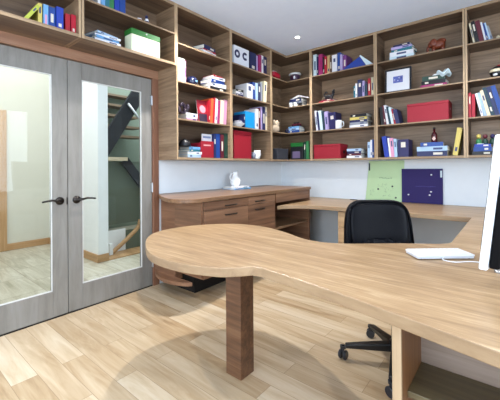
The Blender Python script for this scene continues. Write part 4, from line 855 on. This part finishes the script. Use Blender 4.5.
# picture frame
t = put('picture_frame', 'black picture frame with white mat and small blue picture on second shelf', 'picture frame', 'B', 1.88, .045, S2)
t.rotation_euler = (R(-3), 0, 0)
bm = MB(); w_, h_, f_ = .148, .288, .018
box(bm, -w_, -w_+f_, 0, .02, 0, h_); box(bm, w_-f_, w_, 0, .02, 0, h_); box(bm, -w_+f_, w_-f_, 0, .02, 0, f_); box(bm, -w_+f_, w_-f_, 0, .02, h_-f_, h_); obj('frame', bm, mat('frame_black', (18,20,30), .3), t, .002)
bx('mat_board', (-w_+f_, w_-f_, .008, .012, f_, h_-f_), bmat('white'), t)
p = bx('picture', (-.055, .055, .006, .008, .115, .195), mat('picture_blue', (92,104,176), .4), t)
rr = random.Random(5)
for k in range(9):
    x_, z_ = rr.uniform(-.048, .038), rr.uniform(.12, .18); bx('picture_patch', (x_, x_+.014, .005, .006, z_, z_+.012), mat(['pp_a','pp_b','pp_c'][k % 3], [(190,196,224),(52,60,120),(140,120,160)][k % 3], .4), p)
bx('easel_back', (-.03, .03, .021, .024, .0, .2), PLAST, t)
# crumpled white cloth and white lid on the magenta pile
t = put('cloth', 'crumpled white cloth draped on the right end of the magenta book pile', 'cloth', 'B', 2.355, .1, S2+.108)
bm = MB(); superell(bm, .075, .06, .022, .8, .9, 36, 16, lambda x, y, z: (x, y, z+.02*math.sin(x*60+y*30)+.012*math.sin(y*90)), (0, 0, .035)); obj('fabric', bm, bmat('ice'), t, smooth=True)
pot('lid', 'small white lid on top of the dark green book, second shelf', 'lid', 'B', 2.27, .1, S2+.128, [(.03,0),(.034,.008),(.02,.022),(.008,.026),(.001,.03)], CERAM, 20)
# dark red bottle with diamond label
t = put('bottle', 'dark red bottle with diamond label standing on the blue book pile', 'bottle', 'B', 2.25, .12, S4+.1415)
bm = MB(); lathe(bm, [(.028,0),(.031,.004),(.031,.1),(.026,.12),(.012,.14),(.012,.17),(.001,.17)], 24); obj('body', bm, mat('dark_red_glass', (72,16,22), .12, coat=.5), t, smooth=True)
bm = MB(); lathe(bm, [(.0135,.1705),(.0135,.19),(.001,.19)], 18); obj('cap', bm, bmat('black'), t, smooth=True)
bm = MB(); vs = [bm.verts.new(p) for p in ((0,-.0325,.035),(.019,-.0325,.06),(0,-.0325,.085),(-.019,-.0325,.06),(0,-.03,.035),(.019,-.03,.06),(0,-.03,.085),(-.019,-.03,.06))]
bm.faces.new(vs[:4]); bm.faces.new(vs[4:][::-1])
for i in range(4): bm.faces.new((vs[i], vs[(i+1) % 4], vs[4+(i+1) % 4], vs[4+i]))
obj('diamond_label', bm, mat('label_peach', (226,190,176), .5), t)
# black and white round ornament at right
t = put('helmet', 'black miniature helmet with white band on second shelf at right frame edge', 'ornament', 'B', 2.83, .1, S2)
bm = MB(); superell(bm, .066, .062, .062, 1, 1, 28, 18, None, (0, 0, .066)); obj('shell', bm, bmat('black'), t, smooth=True)
bm = MB(); lathe(bm, [(.0645,.062),(.0665,.07),(.0655,.085),(.06,.093)], 28); obj('white_band', bm, bmat('cream'), t, smooth=True)
bm = MB(); superell(bm, .02, .006, .012, .9, .9, 18, 8, None, (-.015, -.0575, .032)); obj('white_spot', bm, bmat('white'), t, smooth=True)
bm = MB(); superell(bm, .025, .025, .006, .9, .9, 18, 8, None, (.02, -.012, .126)); obj('red_spot', bm, bmat('red'), t, smooth=True)
# three small figures on blue books
ZP = S4+.1085
for u_, c_, cap, lb, h_ in ((2.668, 'green', 'yellow', 'small green toy figure with yellow head on the blue pile, right column', .115), (2.723, 'forest', 'maroon', 'small figure with dark red head, between two other toy figures', .11), (2.785, 'forest', 'indigo', 'small figure with navy head, rightmost on the blue pile', .11)):
    t = put('toy_figure', lb, 'toy', 'B', u_, .1, ZP, 0, 'toy figures on the blue books')
    bm = MB(); lathe(bm, [(.022,0),(.028,.015),(.025,.045),(.012,h_*.58),(.001,h_*.59)], 18); obj('body', bm, bmat(c_), t, smooth=True)
    bm = MB(); superell(bm, .021, .021, .024, 1, 1, 18, 12, None, (0, 0, h_*.78)); obj('head', bm, bmat(cap), t, smooth=True)
bm_ = put('card', 'white card lying at the foot of the green toy figure', 'card', 'B', 2.69, .052, ZP); bx('sheet', (-.035, .02, -.0, .03, 0, .012), bmat('white'), bm_)
t = put('trinket', 'tiny cream trinket right of the leaning books, top right shelf', 'ornament', 'B', 2.84, .1, S1)
bm = MB(); lathe(bm, [(.02,0),(.024,.02),(.014,.045),(.001,.055)], 16); obj('body', bm, bmat('cream'), t, smooth=True)

# jug on two flat books on the counter
JX, JY = .2, 3.04
for k, (c_, z_, t_, lb) in enumerate((('sky', CZT, .016, 'pale blue book under the white one on the counter'), ('white', CZT+.0165, .02, 'white book directly under the jug on the counter'))):
    r_ = thing('book', lb, 'book', (0,0,0), 0, 'books under the jug')
    r_.matrix_world = Matrix.Translation((JX+.12, JY, z_+.0003)) @ Matrix.Rotation(PI/2+R(-3+5*k), 4, 'Z') @ Matrix.Translation((-.14+.02*k, 0, t_/2)) @ Matrix.Rotation(PI/2, 4, 'Y')
    book(r_, t_-.0005, .30-.04*k, .22, bmat(c_), 1, bmat('teal'))
j = thing('jug', 'small white ceramic jug with handle standing on books on the counter', 'jug', (JX, JY, CZT+.0372), R(-90)); j.scale = (1.15, 1.15, 1.1)
bm = MB(); lathe(bm, [(.034,0),(.05,.015),(.06,.05),(.055,.085),(.034,.115),(.03,.14),(.038,.165),(.034,.165),(.026,.14),(.03,.11),(.001,.04)], 30); obj('body', bm, CERAM, j, smooth=True)
bm = MB(); tube(bm, smoothpts([(.034,0,.145),(.07,0,.14),(.085,0,.1),(.055,0,.06)], 6), .007, 10); obj('handle', bm, CERAM, j, smooth=True)
bm = MB(); tube(bm, [(-.028,0,.145),(-.048,0,.172)], [.014,.008], 10); obj('spout', bm, CERAM, j, smooth=True)

# ------------------------------------------------------------------ posters
gp = thing('poster', 'pale green poster with small sketches leaning on the back wall', 'poster', (1.63, YB-.012, DZ+.002))
bm = MB(); vs = [(-.245, 0), (.235, 0), (.25, .53), (-.19, .53)]
a = [bm.verts.new((x, -.004, z)) for x, z in vs]; b = [bm.verts.new((x, .004, z)) for x, z in vs]
bm.faces.new(a); bm.faces.new(b[::-1])
for i in range(4): bm.faces.new((a[i], a[(i+1) % 4], b[(i+1) % 4], b[i]))
obj('sheet', bm, mat('pale_green_paper', (188,216,168), .6), gp)
INK = mat('ink_dark', (40,56,60), .6); INK2 = mat('ink_soft', (118,150,116), .6)
rr = random.Random(11)
bm = MB()
for k in range(9): x_ = -.06+.018*k; z_ = .3-.001*k+rr.uniform(-.004, .004); box(bm, x_, x_+.012, -.0055, -.004, z_, z_+.006+rr.random()*.008)
for (cx_, cz_, n_) in ((-.02, .21, 9), (.05, .15, 8), (-.12, .14, 5), (-.14, .09, 5), (.04, .08, 7)):
    for k in range(n_):
        x_, z_ = cx_+rr.uniform(-.06, .06), cz_+rr.uniform(-.03, .03); l_ = rr.uniform(.008, .03)
        if rr.random() < .6: box(bm, x_, x_+l_, -.0055, -.004, z_, z_+.003)
        else: box(bm, x_, x_+.003, -.0055, -.004, z_, z_+l_*.7)
obj('sketch_lines', bm, INK2, gp)
for x_, z_ in ((-.075, .155), (.105, .195), (.145, .05)):
    bm = MB(); lathe(bm, [(.012, 0), (.012, .002)], 14, axis='y', cx=x_, cy=-.0058, cz=z_); obj('ink_dot', bm, INK, gp)
bx('clip', (-.196, -.178, -.007, -.004, .4, .5), INK, gp)
pb = thing('pinboard', 'deep purple pinboard with white pins leaning on the back wall', 'pinboard', (2.075, YB-.022, DZ+.002))
bx('board', (-.225, .228, -.006, .010, 0, .423), mat('purple_felt', (44,34,92), .85, bump=.05), pb, .002)
for x_, z_ in ((.11, .35), (.105, .145), (.09, .105), (-.145, .1)):
    bm = MB(); superell(bm, .011, .006, .009, 1, 1, 14, 8, None, (x_, -.012, z_)); obj('pin', bm, CERAM, pb, smooth=True)
bx('tag', (.203, .222, -.008, -.006, .32, .4), bmat('ice'), pb)
bm = MB(); rr = random.Random(4)
for k in range(10): x_ = -.06+.022*k; box(bm, x_, x_+.014, -.007, -.006, .2+rr.random()*.006, .21+rr.random()*.006)
obj('stitched_text', bm, mat('violet_thread', (70,60,128), .7), pb)
t = thing('pen', 'short dark pen lying near the back wall left of the green poster', 'pen', (1.26, YB-.11, DZ+.0055), R(10))
bm = MB(); tube(bm, [(-.05,0,0),(.04,0,0),(.05,0,0)], [.005,.005,.002], 10); obj('barrel', bm, PLAST, t, smooth=True)

# ------------------------------------------------------------------ recessed ceiling light
SPOTS = [(.814, 3.577), (.75, 2.13), (2.6, 3.3), (2.6, .6), (.9, .2), (3.9, 1.9)]
for k, (x_, y_) in enumerate(SPOTS):
    seen = k == 0
    t = thing('downlight', 'round white recessed downlight in the ceiling near the corner shelves' if seen else
              ['', 'recessed downlight above the peninsula end, outside the frame', 'recessed downlight above the back desk, outside the frame', 'recessed downlight over the camera, outside the frame', 'recessed downlight above the left glass door, outside the frame', 'recessed downlight by the right wall, outside the frame'][k],
              'ceiling light', (x_, y_, ZT), 0, 'recessed downlights')
    bm = MB(); lathe(bm, [(.03, -.001), (.048, -.001), (.046, -.006), (.03, -.006), (.03, -.001)], 28, caps=False); obj('trim_ring', bm, WPLAST, t, smooth=False)
    bm = MB(); lathe(bm, [(.001, -.003), (.029, -.003), (.029, -.002), (.001, -.002)], 24); obj('lens', bm, mat('lamp_lens', (255,246,232), .4, emit=9), t)

# ------------------------------------------------------------------ light
def area(name, loc, rot, sx, sy, power, col):
    l = bpy.data.lights.new(name, 'AREA'); l.shape = 'RECTANGLE'; l.size = sx; l.size_y = sy; l.energy = power; l.color = col
    o = bpy.data.objects.new(name, l); C.objects.link(o); o.location = loc; o.rotation_euler = rot; return o
area('window_fill', (XR-.02, .4, 1.6), (0, R(90), 0), 1.6, 3.5, 90, (.76, .87, 1))  # added lamp inside the unseen right window, brightens the room
area('window_fill', (2.35, YN+.02, 1.6), (R(90), 0, 0), 3.0, 1.8, 80, (.78, .88, 1))  # added lamp inside the unseen near window, fills from behind the camera
area('hall_fill', (-1.6, .6, 3.8), (0, 0, 0), 2.2, 3.6, 90, (.95, .98, 1))  # added area lamp under the closed hall ceiling, brightens the hall
area('stair_fill', (-2.2, 3.6, 3.8), (0, 0, 0), 1.6, 1.6, 60, (.92, .97, 1))  # added area lamp that brightens the stairwell
for k, (x_, y_) in enumerate(SPOTS):
    l = bpy.data.lights.new('downlight_lamp', 'SPOT'); l.energy = [65, 150, 65, 40, 80, 30][k]; l.spot_size = R(125); l.spot_blend = .7; l.shadow_soft_size = .045; l.color = (1, .97, .94)
    o = bpy.data.objects.new('downlight_lamp', l); C.objects.link(o); o.location = (x_, y_, ZT-.015)
w = bpy.data.worlds.new('World'); bpy.context.scene.world = w; w.use_nodes = True
w.node_tree.nodes['Background'].inputs[0].default_value = (.75, .86, 1, 1); w.node_tree.nodes['Background'].inputs[1].default_value = 1.0

# ------------------------------------------------------------------ camera
cam = bpy.data.cameras.new('camera'); co = bpy.data.objects.new('camera', cam); C.objects.link(co)
cam.sensor_width = 36; cam.lens = 320.392/500*36; cam.shift_y = (165.41-200)/500; cam.clip_start = .02
yaw, pit, rol = R(39.598), R(.256), R(-.443)
d0 = Vector((-math.sin(yaw), math.cos(yaw), 0)); r = Vector((math.cos(yaw), math.sin(yaw), 0))
fw = d0*math.cos(pit) + Vector((0,0,1))*math.sin(pit); u2 = -d0*math.sin(pit) + Vector((0,0,1))*math.cos(pit)
rx = r*math.cos(rol) + u2*math.sin(rol); ux = u2*math.cos(rol) - r*math.sin(rol)
co.matrix_world = Matrix(((rx.x, ux.x, -fw.x, 2.962), (rx.y, ux.y, -fw.y, 0), (rx.z, ux.z, -fw.z, 1.25), (0, 0, 0, 1)))
sc_ = bpy.context.scene; sc_.camera = co
sc_.view_settings.view_transform = 'Standard'; sc_.view_settings.look = 'None'; sc_.view_settings.exposure = .5; sc_.view_settings.gamma = 1
sc_.view_settings.use_curve_mapping = False
